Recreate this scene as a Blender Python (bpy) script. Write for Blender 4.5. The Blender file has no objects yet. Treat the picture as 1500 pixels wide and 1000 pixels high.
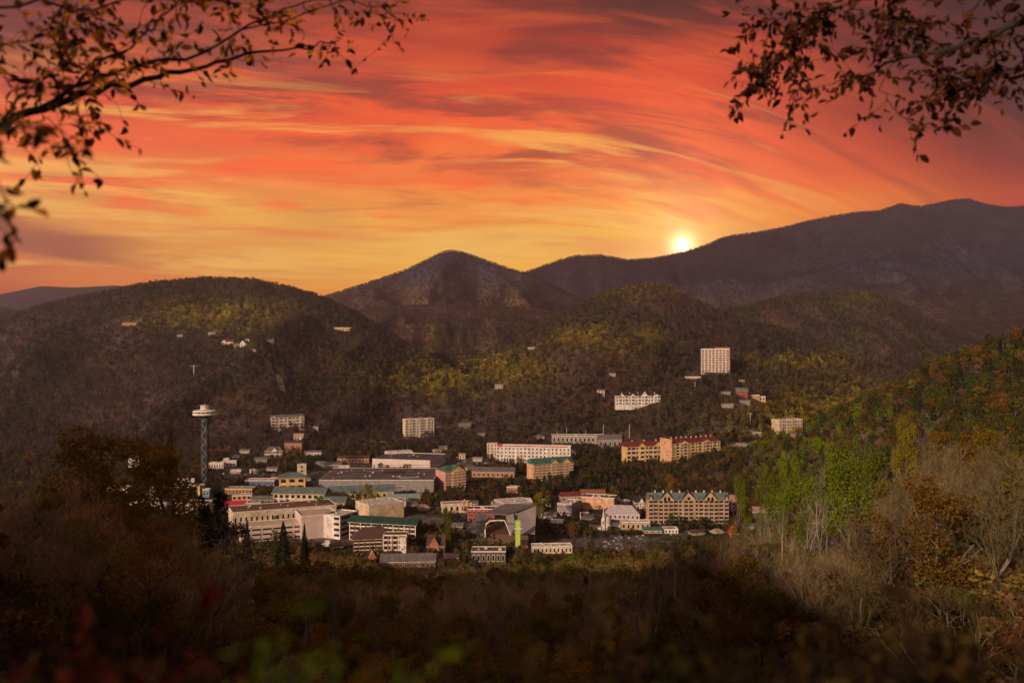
import bpy, bmesh, math, random
import numpy as np
from mathutils import Vector, Matrix
random.seed(7); RNG = np.random.default_rng(11)
sc = bpy.context.scene; C = sc.collection
F = 1300.0; CAMZ = 220.0                     # focal length in photo pixels (1500 wide), camera height
R = math.radians

# ------------------------------------------------------------------ camera
cam = bpy.data.cameras.new("camera"); camo = bpy.data.objects.new("camera", cam); C.objects.link(camo)
cam.sensor_width = 36; cam.lens = 36*F/1500; cam.clip_start = 0.1; cam.clip_end = 60000
camo.location = (0, 0, CAMZ); camo.rotation_euler = (R(90), 0, 0)
cam.dof.use_dof = True; cam.dof.focus_distance = 900; cam.dof.aperture_fstop = 1.5
sc.camera = camo
sc.view_settings.view_transform = 'Standard'; sc.view_settings.look = 'None'
sc.view_settings.exposure = 0.25; sc.view_settings.gamma = 1.0
sc.render.engine = 'CYCLES'
sc.cycles.use_denoising = True
sc.cycles.max_bounces = 5; sc.cycles.diffuse_bounces = 3; sc.cycles.glossy_bounces = 2
sc.cycles.transmission_bounces = 2; sc.cycles.volume_bounces = 0; sc.cycles.transparent_max_bounces = 4
sc.cycles.sample_clamp_indirect = 4.0
sc.cycles.volume_step_rate = 1.0

def lin(c):
    return tuple(((v/255)/12.92 if v/255 <= 0.04045 else ((v/255+0.055)/1.055)**2.4) for v in c)

# ------------------------------------------------------------------ node helpers
class NT:
    def __init__(s, nt): s.nt = nt; nt.nodes.clear()
    def n(s, t, **kw):
        nd = s.nt.nodes.new(t)
        for k, v in kw.items():
            if k.startswith('_'): setattr(nd, k[1:], v)
        return nd
    def link(s, a, b): s.nt.links.new(a, b)
    def put(s, sock, v):
        if isinstance(v, bpy.types.NodeSocket): s.nt.links.new(v, sock)
        elif v is not None: sock.default_value = v
    def m(s, op, a, b=None, c=None, clamp=False):
        nd = s.nt.nodes.new('ShaderNodeMath'); nd.operation = op; nd.use_clamp = clamp
        s.put(nd.inputs[0], a); s.put(nd.inputs[1], b); s.put(nd.inputs[2], c)
        return nd.outputs[0]
    def rng(s, v, a, b, c=0.0, d=1.0, smooth=True):
        nd = s.nt.nodes.new('ShaderNodeMapRange'); nd.interpolation_type = 'SMOOTHSTEP' if smooth else 'LINEAR'
        s.put(nd.inputs[0], v)
        for i, x in enumerate((a, b, c, d)): nd.inputs[i+1].default_value = x
        return nd.outputs[0]
    def mix(s, f, a, b, blend='MIX'):
        nd = s.nt.nodes.new('ShaderNodeMix'); nd.data_type = 'RGBA'; nd.blend_type = blend
        s.put(nd.inputs[0], f)
        for i, x in ((6, a), (7, b)):
            if isinstance(x, tuple) and len(x) == 3: x = x+(1.0,)
            s.put(nd.inputs[i], x)
        return nd.outputs[2]
    def noise(s, vec, scale, detail=4, rough=.55, dist=0.0):
        nd = s.nt.nodes.new('ShaderNodeTexNoise'); s.put(nd.inputs['Vector'], vec)
        nd.inputs['Scale'].default_value = scale; nd.inputs['Detail'].default_value = detail
        nd.inputs['Roughness'].default_value = rough; nd.inputs['Distortion'].default_value = dist
        return nd.outputs['Fac']
    def comb(s, x, y, z=0.0):
        nd = s.nt.nodes.new('ShaderNodeCombineXYZ')
        for i, v in enumerate((x, y, z)): s.put(nd.inputs[i], v)
        return nd.outputs[0]
    def ramp(s, f, stops):
        nd = s.nt.nodes.new('ShaderNodeValToRGB'); cr = nd.color_ramp
        cr.interpolation = 'EASE' if False else 'LINEAR'
        while len(cr.elements) < len(stops): cr.elements.new(0.5)
        for e, (p, c) in zip(cr.elements, stops):
            e.position = p; e.color = tuple(c)+(1.0,)
        s.put(nd.inputs[0], f); return nd.outputs[0]

# ------------------------------------------------------------------ world: sunset sky with streaky clouds
world = bpy.data.worlds.new("World"); sc.world = world; world.use_nodes = True
def build_world():
    t = NT(world.node_tree)
    g = t.n('ShaderNodeTexCoord').outputs['Generated']
    sp = t.n('ShaderNodeSeparateXYZ'); t.link(g, sp.inputs[0]); X, Y, Z = sp.outputs
    hyp = t.m('SQRT', t.m('ADD', t.m('MULTIPLY', X, X), t.m('MULTIPLY', Y, Y)))
    az = t.m('ARCTAN2', X, Y)                                  # 0 ahead, + to the right
    el = t.m('DIVIDE', Z, t.m('MAXIMUM', hyp, 0.05))
    azp = t.m('MAXIMUM', az, 0.0)
    arch = t.m('MULTIPLY', t.m('MULTIPLY', azp, azp), 0.72)
    # wispy warp
    wn = t.noise(t.comb(t.m('MULTIPLY', az, 1.6), t.m('MULTIPLY', el, 7.0), 1.7), 1.6, 4)
    wob = t.m('MULTIPLY', t.m('SUBTRACT', wn, 0.5), 0.11)
    v = t.m('ADD', el, arch)                                   # cloud-band coordinate, arches down to the right
    e2 = t.m('ADD', el, wob)
    f = t.m('DIVIDE', e2, 0.42, clamp=True)
    P = lambda py: max(0.0, (500-py)/1300/0.42)
    st = []
    def col(*rows): return sorted([(P(py), lin(c)) for py, c in rows], key=lambda r: r[0])
    st.append((-0.58, col((470,(150,70,50)),(425,(205,100,55)),(385,(212,118,72)),(340,(232,150,84)),(290,(244,160,88)),(240,(238,116,74)),(190,(226,88,58)),(140,(140,62,72)),(60,(112,52,64)),(0,(96,44,56)))))
    st.append((-0.33, col((470,(200,105,60)),(420,(222,132,72)),(370,(244,172,92)),(310,(250,190,104)),(270,(240,140,88)),(220,(238,112,76)),(165,(228,84,60)),(110,(160,84,88)),(50,(140,66,76)),(0,(120,52,62)))))
    st.append((-0.06, col((470,(240,150,70)),(420,(250,176,84)),(360,(252,194,98)),(300,(250,176,92)),(250,(246,136,76)),(200,(244,106,62)),(140,(240,92,58)),(90,(222,82,62)),(40,(196,66,60)),(0,(150,56,62)))))
    st.append((0.16, col((470,(250,160,60)),(400,(254,186,70)),(340,(255,200,84)),(290,(252,180,84)),(240,(246,118,66)),(190,(244,98,56)),(130,(240,84,54)),(80,(200,66,56)),(40,(120,46,54)),(0,(84,38,48)))))
    st.append((0.36, col((400,(240,130,60)),(330,(250,140,64)),(280,(246,116,64)),(230,(224,90,66)),(180,(196,72,60)),(120,(140,52,56)),(60,(104,38,50)),(0,(84,32,42)))))
    st.append((0.53, col((400,(200,80,55)),(320,(205,76,56)),(270,(170,62,56)),(200,(120,50,52)),(120,(92,38,46)),(0,(66,28,36)))))
    cur = None; prev = None
    for a, stops in st:
        rp = t.ramp(f, stops)
        cur = rp if cur is None else t.mix(t.rng(az, prev, a), cur, rp)
        prev = a
    # dark streaks
    s1 = t.noise(t.comb(t.m('MULTIPLY', az, 3.0), t.m('MULTIPLY', v, 20.0), 0.3), 1.2, 9, .62, .6)
    band = t.rng(el, 0.10, 0.2)
    d1 = t.m('MULTIPLY', t.rng(s1, 0.47, 0.62), t.m('MULTIPLY', band, 0.7))
    cur = t.mix(d1, cur, lin((130, 52, 72)))
    # fiery thin streaks
    s2 = t.noise(t.comb(t.m('MULTIPLY', az, 3.0), t.m('MULTIPLY', v, 25.0), 4.3), 1.2, 9, .64, .7)
    d2 = t.m('MULTIPLY', t.rng(s2, 0.48, 0.64), t.m('MULTIPLY', t.rng(el, 0.09, 0.16), t.rng(az, 0.46, 0.18)))
    cur = t.mix(t.m('MULTIPLY', d2, t.rng(el, 0.40, 0.28, 0.15, 0.85)), cur, lin((255, 104, 52)))
    # pale cream streaks (low centre) and pinkish ones (left)
    s3 = t.noise(t.comb(t.m('MULTIPLY', az, 2.6), t.m('MULTIPLY', v, 27.0), 9.1), 1.2, 9, .64, .6)
    d3 = t.m('MULTIPLY', t.rng(s3, 0.50, 0.64), t.m('MULTIPLY', t.rng(el, 0.33, 0.22), t.rng(az, 0.42, 0.2)))
    cur = t.mix(t.m('MULTIPLY', d3, 0.72), cur, lin((252, 200, 132)))
    s5 = t.noise(t.comb(t.m('MULTIPLY', az, 3.0), t.m('MULTIPLY', v, 30.0), 14.1), 2.6, 8, .65, .4)
    cur = t.mix(t.m('MULTIPLY', t.rng(s5, 0.35, 0.75), 0.30), cur, t.mix(1.0, cur, (0.50, 0.42, 0.48), 'MULTIPLY'))
    # reddish patches low in the yellow
    s6 = t.noise(t.comb(t.m('MULTIPLY', az, 2.0), t.m('MULTIPLY', v, 16.0), 21.0), 1.8, 5, .5, .2)
    cur = t.mix(t.m('MULTIPLY', t.rng(s6, 0.52, 0.68), t.m('MULTIPLY', t.rng(el, 0.04, 0.09), 0.5)), cur, lin((236, 106, 62)))
    # a low mauve cloud bank at the far left
    s4 = t.noise(t.comb(t.m('MULTIPLY', az, 5.0), t.m('MULTIPLY', el, 34.0), 2.0), 1.2, 6, .6, .2)
    cx = t.rng(az, -0.36, -0.47)
    lower = t.m('SUBTRACT', 1.0, t.m('MULTIPLY', t.m('ABSOLUTE', t.m('SUBTRACT', el, t.m('ADD', 0.097, t.m('MULTIPLY', t.m('ADD', az, 0.44), -0.13)))), 34.0), clamp=True)
    d4 = t.m('MULTIPLY', t.rng(t.m('MULTIPLY', s4, lower), 0.16, 0.34), cx)
    cur = t.mix(t.m('MULTIPLY', d4, 0.8), cur, lin((140, 66, 68)))
    # above the frame, and behind the camera, dusk
    cur = t.mix(t.rng(el, 0.42, 0.9), cur, lin(ZENITH))
    cur = t.mix(t.rng(Y, 0.55, -0.15), cur, lin(EAST))
    cur = t.mix(1.0, cur, t.mix(t.rng(el, .08, .22), (1.0, .96, .46), (1.02, .78, .32)), 'MULTIPLY')
    cur = t.mix(t.m('MULTIPLY', t.rng(az, .22, .55), t.rng(el, .08, .30, 0, .95)), cur, lin((40, 10, 10)))
    cur = t.mix(t.m('MULTIPLY', t.rng(az, -.3, -.6), t.rng(el, .2, .38, 0, .7)), cur, lin((70, 26, 34)))
    # the sun low on the ridge with its aureole
    sd = Vector((250/1300, 1, 141/1300)).normalized()
    dp = t.n('ShaderNodeVectorMath', _operation='DOT_PRODUCT'); t.link(g, dp.inputs[0]); dp.inputs[1].default_value = sd
    ang = t.m('ARCCOSINE', t.m('MINIMUM', dp.outputs['Value'], 1.0))
    def gauss(w): return t.m('POWER', 2.71828, t.m('MULTIPLY', t.m('POWER', t.m('DIVIDE', ang, w), 2.0), -1.0))
    glow = t.m('ADD', t.m('MULTIPLY', gauss(0.013), 2.2), t.m('ADD', t.m('MULTIPLY', gauss(0.045), .34), t.m('MULTIPLY', gauss(0.13), 0.14)))
    disc = t.rng(ang, 0.009, 0.002, 0.0, 8.0)
    gl = t.mix(1.0, (0, 0, 0), lin((255, 206, 158)))
    sc1 = t.n('ShaderNodeVectorMath', _operation='SCALE'); t.link(gl, sc1.inputs[0]); t.link(t.m('ADD', glow, disc), sc1.inputs['Scale'])
    ad = t.n('ShaderNodeVectorMath', _operation='ADD'); t.link(cur, ad.inputs[0]); t.link(sc1.outputs[0], ad.inputs[1])
    bg = t.n('ShaderNodeBackground'); t.link(ad.outputs[0], bg.inputs[0]); bg.inputs[1].default_value = 1.0; sk = t.n('ShaderNodeVectorMath', _operation='SCALE'); t.link(ad.outputs[0], sk.inputs[0]); t.link(t.m('MULTIPLY', t.rng(el, 0.0, 0.35, 2.12, .82, False), t.rng(Y, .5, -.2, 1.0, 1.5)), sk.inputs['Scale']); t.link(sk.outputs[0], bg.inputs[0])
    o = t.n('ShaderNodeOutputWorld'); t.link(bg.outputs[0], o.inputs[0])
ZENITH = (140, 116, 160); EAST = (212, 206, 238)
build_world()
world.cycles.sampling_method = 'MANUAL'; world.cycles.sample_map_resolution = 1024

# ------------------------------------------------------------------ sun lamp: low warm light from behind the viewer's left shoulder
SUN_EL = 19.0; SUN_AZ = 216.0               # compass-style azimuth, 0 = ahead (+y), clockwise; light comes from there
sl = bpy.data.lights.new("sun", 'SUN'); sl.energy = 4.5; sl.angle = R(2.5); sl.color = (1.0, 0.72, 0.46)
so = bpy.data.objects.new("sun", sl); C.objects.link(so)
d = Vector((math.sin(R(SUN_AZ))*math.cos(R(SUN_EL)), math.cos(R(SUN_AZ))*math.cos(R(SUN_EL)), math.sin(R(SUN_EL))))
so.rotation_euler = d.to_track_quat('Z', 'Y').to_euler()
# ------------------------------------------------------------------ numeric noise
def hash2(ix, iy, s):
    h = (ix.astype(np.int64)*374761393 + iy.astype(np.int64)*668265263 + s*974634777) & 0xffffffff
    h = ((h ^ (h >> 13))*1274126177) & 0xffffffff
    return ((h ^ (h >> 16)) & 0xffff)/65535.0
def vnoise(x, y, s=0):
    x = np.asarray(x, float); y = np.asarray(y, float)
    ix = np.floor(x); iy = np.floor(y); fx = x-ix; fy = y-iy
    fx = fx*fx*(3-2*fx); fy = fy*fy*(3-2*fy)
    a = hash2(ix, iy, s); b = hash2(ix+1, iy, s); c = hash2(ix, iy+1, s); e = hash2(ix+1, iy+1, s)
    return (a*(1-fx)+b*fx)*(1-fy)+(c*(1-fx)+e*fx)*fy
def fbm(x, y, s=0, o=4):
    r = 0; a = .5; t = 0
    for k in range(o):
        r = r+a*vnoise(x, y, s+k*17); t += a; a *= .5; x = x*2.03+5.1; y = y*2.03+9.7
    return r/t
def sstep(x, a, b):
    t = np.clip((x-a)/(b-a), 0, 1); return t*t*(3-2*t)

# ------------------------------------------------------------------ terrain height
def interp(x, pts): 
    xs = [p[0] for p in pts]; ys = [p[1] for p in pts]
    return np.interp(x, xs, ys)
BC = [(0,217.6),(3,216.2),(8,211),(30,193),(150,158),(300,122),(500,75),(700,28),(850,3),(960,0),(1350,0),(1500,3),(2000,22),(3000,50),(5000,110),(9000,150),(30000,200)]
BL = [(0,217.6),(3,216.2),(8,213),(30,203),(150,183),(300,140),(500,84),(700,38),(900,6),(1050,0),(1350,0),(1500,4),(2000,26),(3000,60),(5000,120),(9000,150),(30000,200)]
BR = [(0,217.6),(3,216.2),(8,213),(30,202),(150,187),(220,174),(300,155),(420,128),(560,104),(700,92),(850,84),(1000,80),(1350,80),(2000,90),(3000,90),(5000,130),(9000,150),(30000,200)]
BM = [(0,217.6),(3,216.2),(8,213),(30,202),(150,178),(300,138),(500,84),(700,36),(880,4),(1000,0),(1350,6),(1500,20),(2000,60),(3000,80),(5000,130),(9000,150),(30000,200)]
def sm(pts):   # smooth table
    return pts
def base(px, Y):
    wl = 1-sstep(px, 180, 420); wm_ = sstep(px, 900, 1100)*(1-sstep(px, 1250, 1400)); wr = sstep(px, 1250, 1400)
    c = interp(Y, BC); l = interp(Y, BL); r = interp(Y, BR); mm = interp(Y, BM)
    return c*(1-wl-wr-wm_)+l*wl+r*wr+mm*wm_
RIDGES = [  # name, crest pixels, distances, front slope, back slope, roundness, gully size, gully depth, tree height
 ('left', [(-500,560),(-300,520),(-100,486),(0,470),(45,452),(100,438),(170,424),(220,414),(300,408),(370,409),(420,420),(470,434),(520,456),(570,486),(620,516),(680,552),(760,610),(860,700),(960,800)],
   [(-500,2400),(300,3000),(620,2700),(860,2400)], .33, .30, 120, 300, 34, 12),
 ('knoll', [(520,640),(620,580),(700,540),(760,500),(800,474),(850,444),(900,424),(950,414),(985,422),(1020,440),(1060,457),(1100,468),(1150,482),(1200,505),(1260,526),(1330,540),(1420,560),(1500,585)],
   [(500,2700),(950,2900),(1330,2800)], .36, .34, 80, 240, 30, 12),
 ('spur', [(420,660),(480,618),(560,574),(640,547),(700,531),(760,512),(830,497),(900,487),(960,492),(1000,505),(1060,520),(1140,527),(1250,552),(1350,575),(1450,600)],
   [(400,2150),(900,2300),(1350,2300)], .42, .2, 60, 180, 22, 12),
 ('shelf', [(760,700),(860,640),(940,585),(1020,556),(1070,556),(1120,575),(1200,610),(1300,640)], [(700,1850),(1040,1900),(1300,1950)], .36, .05, 30, 200, 6, 0),
 ('backknoll', [(960,480),(1040,455),(1100,446),(1150,433),(1200,428),(1280,427),(1310,438),(1360,466),(1400,485),(1450,500),(1560,540)], [(900,4100),(1500,4100)], .30, .3, 150, 330, 50, 12),
 ('foothill', [(1200,500),(1330,478),(1420,470),(1500,462),(1600,450),(1800,430),(2100,420)], [(1200,5200),(1800,5200)], .16, .2, 200, 500, 40, 12),
 ('farleft', [(-500,430),(-200,440),(0,450),(40,455),(100,470),(200,500)], [(-500,5200),(300,5200)], .25, .3, 100, 400, 50, 12),
 ('distant', [(-500,400),(-200,425),(0,431),(60,419),(110,421),(170,418),(240,424),(330,430)], [(-500,12500),(400,12500)], .3, .3, 150, 900, 60, 0),
 ('middle', [(330,470),(430,446),(480,432),(520,420),(560,407),(600,393),(630,378),(648,369),(662,367),(680,370),(700,377),(740,391),(770,400),(800,412),(840,432),(880,458),(960,500)],
   [(400,6400),(662,6300),(960,6100)], .36, .3, 90, 560, 120, 6),
 ('middlefoot', [(480,462),(560,450),(640,446),(740,450),(820,458),(880,470),(960,500)], [(480,5000),(900,5000)], .15, .1, 200, 420, 70, 10),
 ('massif', [(640,440),(720,410),(770,399),(800,388),(840,375),(880,374),(920,381),(960,378),(1000,370),(1040,357),(1055,350),(1070,346),(1120,339),(1150,333),(1180,325),(1220,317),(1250,312),(1290,309),(1320,299),(1335,302),(1350,303),(1380,297),(1400,293),(1420,292),(1440,299),(1470,304),(1500,303),(1560,296),(1700,300),(2000,330),(2300,380)],
   [(640,8200),(1000,9000),(1420,9800),(2300,9800)], .38, .3, 110, 900, 210, 4),
 ('massifspur', [(1240,420),(1290,380),(1340,350),(1368,337),(1400,350),(1440,372),(1480,396),(1540,430)], [(1240,7200),(1368,8200),(1540,7000)], .40, .5, 40, 500, 90, 4),
 ('right', [(1000,700),(1060,672),(1100,650),(1150,628),(1200,606),(1260,580),(1320,556),(1380,528),(1440,504),(1500,484),(1700,430),(2300,350)], [(1000,1400),(1200,1350),(1500,1000),(2300,900)], .48, .3, 30, 150, 16, 14),
]
def smax(a, b, k):
    h = np.clip(.5+.5*(a-b)/k, 0, 1)
    return b+(a-b)*h+k*h*(1-h)
def H(px, Y):
    px = np.asarray(px, float); Y = np.asarray(Y, float)
    x = (px-750)/F*Y
    b = base(px, Y)
    am = sstep(Y, 60, 400)*(1-sstep(Y, 780, 900))*7+sstep(Y, 1500, 2200)*14
    b = b+am*(fbm(x/90, Y/90, 3, 3)-.5)*1.2 + sstep(Y, 3, 30)*(1-sstep(Y, 60, 700))*2.0*(fbm(x/9, Y/9, 5, 2)-.5)
    for nm, cr, ds, s1, s2, w, gs, gd, th in RIDGES:
        Yc = interp(px, ds); py = interp(px, cr)
        zc = CAMZ+(500-py)/F*Yc-th
        dd = Y-Yc
        s = np.where(dd < 0, s1, s2)
        z = zc-s*(np.sqrt(dd*dd+w*w)-w)
        # gullies and spurs running down the near side, none at the very crest
        g = fbm(x/gs+2.2*(vnoise(x/gs/2, Y/gs/2, 31)-.5), Y/gs/2.2, 40+len(nm), 4)
        g = 1-np.abs(2*g-1)*1.6
        away = sstep(np.abs(dd), w*.5, w*4)
        z = z+(g-.97)*gd*2.6*away
        ends = np.where((px < cr[0][0]) | (px > cr[-1][0]), 1, 0)
        z = np.where(ends > 0, z-400, z)
        b = smax(z, b, 14.0)
    return b
def Hxy(x, y):
    return float(H(750+F*x/max(y, .01), y))
def hit(px, py, y0=400.0, y1=13000.0):
    """distance at which the sight line through a photo pixel meets the ground"""
    Ys = np.geomspace(y0, y1, 900)
    z = H(np.full_like(Ys, px), Ys)
    ray = CAMZ+(500-py)/F*Ys
    k = np.nonzero(z >= ray)[0]
    if len(k) == 0: return float(Ys[-1])
    k = k[0]
    if k == 0: return float(Ys[0])
    a = ray[k-1]-z[k-1]; b2 = z[k]-ray[k]
    return float(Ys[k-1]+(Ys[k]-Ys[k-1])*a/(a+b2))
def at(px, py, Y): return Vector(((px-750)/F*Y, Y, CAMZ+(500-py)/F*Y))

# ------------------------------------------------------------------ object helpers
def tag(o, label=None, cat=None, group=None, kind=None):
    if label: o['label'] = label
    if cat: o['category'] = cat
    if group: o['group'] = group
    if kind: o['kind'] = kind
    return o
def link(o, parent=None):
    C.objects.link(o)
    if parent: o.parent = parent
    return o
def empty(name, loc, rz=0.0):
    o = bpy.data.objects.new(name, None); o.location = loc; o.rotation_euler = (0, 0, rz); o.empty_display_size = 1
    return link(o)
def mesh_np(name, V, Fc, mats, mi=None, smooth=False):
    """V (n,3), Fc (m,k) equal sized faces"""
    me = bpy.data.meshes.new(name)
    V = np.asarray(V, np.float32); Fc = np.asarray(Fc, np.int32); m, k = Fc.shape
    me.vertices.add(len(V)); me.vertices.foreach_set('co', V.ravel())
    me.loops.add(m*k); me.loops.foreach_set('vertex_index', Fc.ravel())
    me.polygons.add(m); me.polygons.foreach_set('loop_start', np.arange(0, m*k, k, dtype=np.int32))
    me.polygons.foreach_set('loop_total', np.full(m, k, np.int32))
    for a in mats: me.materials.append(a)
    if mi is not None: me.polygons.foreach_set('material_index', np.asarray(mi, np.int32))
    if smooth: me.polygons.foreach_set('use_smooth', np.ones(m, bool))
    me.update(calc_edges=True); me.validate()
    return me

# ------------------------------------------------------------------ materials
MATS = {}
def mat(name, rgb, rough=.8, var=.12, scale=.5, metal=0.0, bump=0.0, spec=.3):
    if name in MATS: return MATS[name]
    m = bpy.data.materials.new(name); m.use_nodes = True; t = NT(m.node_tree)
    p = t.n('ShaderNodeBsdfPrincipled'); o = t.n('ShaderNodeOutputMaterial'); t.link(p.outputs[0], o.inputs[0])
    tc = t.n('ShaderNodeTexCoord').outputs['Object']
    n = t.noise(tc, scale, 5, .65)
    dark = tuple(c*(1-var*2) for c in rgb); lite = tuple(min(1, c*(1+var)) for c in rgb)
    t.link(t.mix(t.rng(n, .3, .7), dark, lite), p.inputs['Base Color'])
    p.inputs['Roughness'].default_value = rough; p.inputs['Metallic'].default_value = metal
    p.inputs['Specular IOR Level'].default_value = spec
    if bump:
        b = t.n('ShaderNodeBump'); b.inputs['Strength'].default_value = bump; t.link(n, b.inputs['Height']); t.link(b.outputs[0], p.inputs['Normal'])
    MATS[name] = m; return m
def leafmat(name, mode, trans=.28):
    """foliage: colour comes from the tree's own tint; mode 'INSTANCER' (stuff) or 'OBJECT' (own colour)"""
    m = bpy.data.materials.new(name); m.use_nodes = True; t = NT(m.node_tree)
    if mode == 'OBJECT': c = t.n('ShaderNodeObjectInfo').outputs['Color']
    else:
        a = t.n('ShaderNodeAttribute', _attribute_type='INSTANCER', _attribute_name='tint'); c = a.outputs['Color']
    gi = t.n('ShaderNodeNewGeometry')
    rnd = gi.outputs['Random Per Island']
    c2 = t.mix(1.0, c, t.mix(rnd, (0.72, 0.72, 0.72), (1.3, 1.26, 1.2)), 'MULTIPLY')
    d1 = t.n('ShaderNodeBsdfDiffuse'); t.link(c2, d1.inputs[0])
    d2 = t.n('ShaderNodeBsdfTranslucent'); t.link(c2, d2.inputs[0])
    mx = t.n('ShaderNodeMixShader'); mx.inputs[0].default_value = trans
    t.link(d1.outputs[0], mx.inputs[1]); t.link(d2.outputs[0], mx.inputs[2])
    o = t.n('ShaderNodeOutputMaterial'); t.link(mx.outputs[0], o.inputs[0])
    return m
LEAF_I = leafmat('foliage_wood', 'INSTANCER'); LEAF_O = leafmat('foliage', 'OBJECT')
BARK = mat('bark', (0.17, 0.135, 0.11), .9, .3, 1.5); BARK_PALE = mat('bark_pale', (0.26, 0.215, 0.18), .9, .25, 1.5)
BARK_DARK = mat('bark_dark', (0.035, 0.026, 0.022), .9, .3, 3)

# ------------------------------------------------------------------ terrain mesh
def tint_of(x, Y, px):
    """natural ground-cover / canopy colour of the woods by place; returns rgb arrays and leafiness 0..1"""
    x = np.asarray(x, float); Y = np.asarray(Y, float)
    n1 = fbm(x/260, Y/260, 70, 4); n2 = fbm(x/90, Y/90, 80, 3); n3 = vnoise(x/14, Y/14, 90)
    bare = np.array([.078, .050, .044]); olive = np.array([.072, .062, .024]); green = np.array([.045, .052, .022])
    yellow = np.array([.27, .21, .025]); rust = np.array([.125, .062, .028])
    wo = sstep(n1*.6+n2*.4, .44, .60); wr = sstep(fbm(x/150, Y/150, 120, 3), .58, .70); wg = sstep(fbm(x/130, Y/200, 140, 3), .55, .68)
    return n1, n2, n3, bare, olive, green, yellow, rust, wo, wr, wg
def canopy_color(x, Y, px, py, rnd):
    n1, n2, n3, bare, olive, green, yellow, rust, wo, wr, wg = tint_of(x, Y, px)
    def mixc(a, b, w): return a*(1-w[..., None])+b*w[..., None]
    c = np.broadcast_to(bare, x.shape+(3,)).copy()
    c = mixc(c, olive, wo*.75*(rnd[0] > .25)); c = mixc(c, rust, wr*.6*(rnd[1] > .4)); c = mixc(c, green, wg*.8*(rnd[2] > .35))
    # yellow-green patches of new leaf that the photo shows, in map position
    def patch(pxc, pyc, rx, ry): return np.exp(-(((px-pxc)/rx)**2+((py-pyc)/ry)**2))
    yy = 1.25*(1.0*patch(330, 463, 95, 18)+.9*patch(880, 497, 90, 16)+.8*patch(700, 545, 110, 26)+.7*patch(620, 560, 80, 22)+.95*patch(1180, 533, 75, 12)+.8*patch(1150, 640, 90, 40)+.7*patch(1240, 600, 90, 40)+.5*patch(950, 425, 80, 16)+.4*patch(1280, 435, 60, 12))
    hill = sstep(Y, 1500, 1700)
    ln = fbm(x/60, Y/60, 155, 3)
    w = np.clip(yy*sstep(ln+.35*(rnd[3]-.5), .30, .56), 0, 1)*(rnd[0] > .12)
    c = mixc(c, yellow, w)
    return c, np.clip(.25+wo*.6+wg*.5+w, 0, 1)
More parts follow.
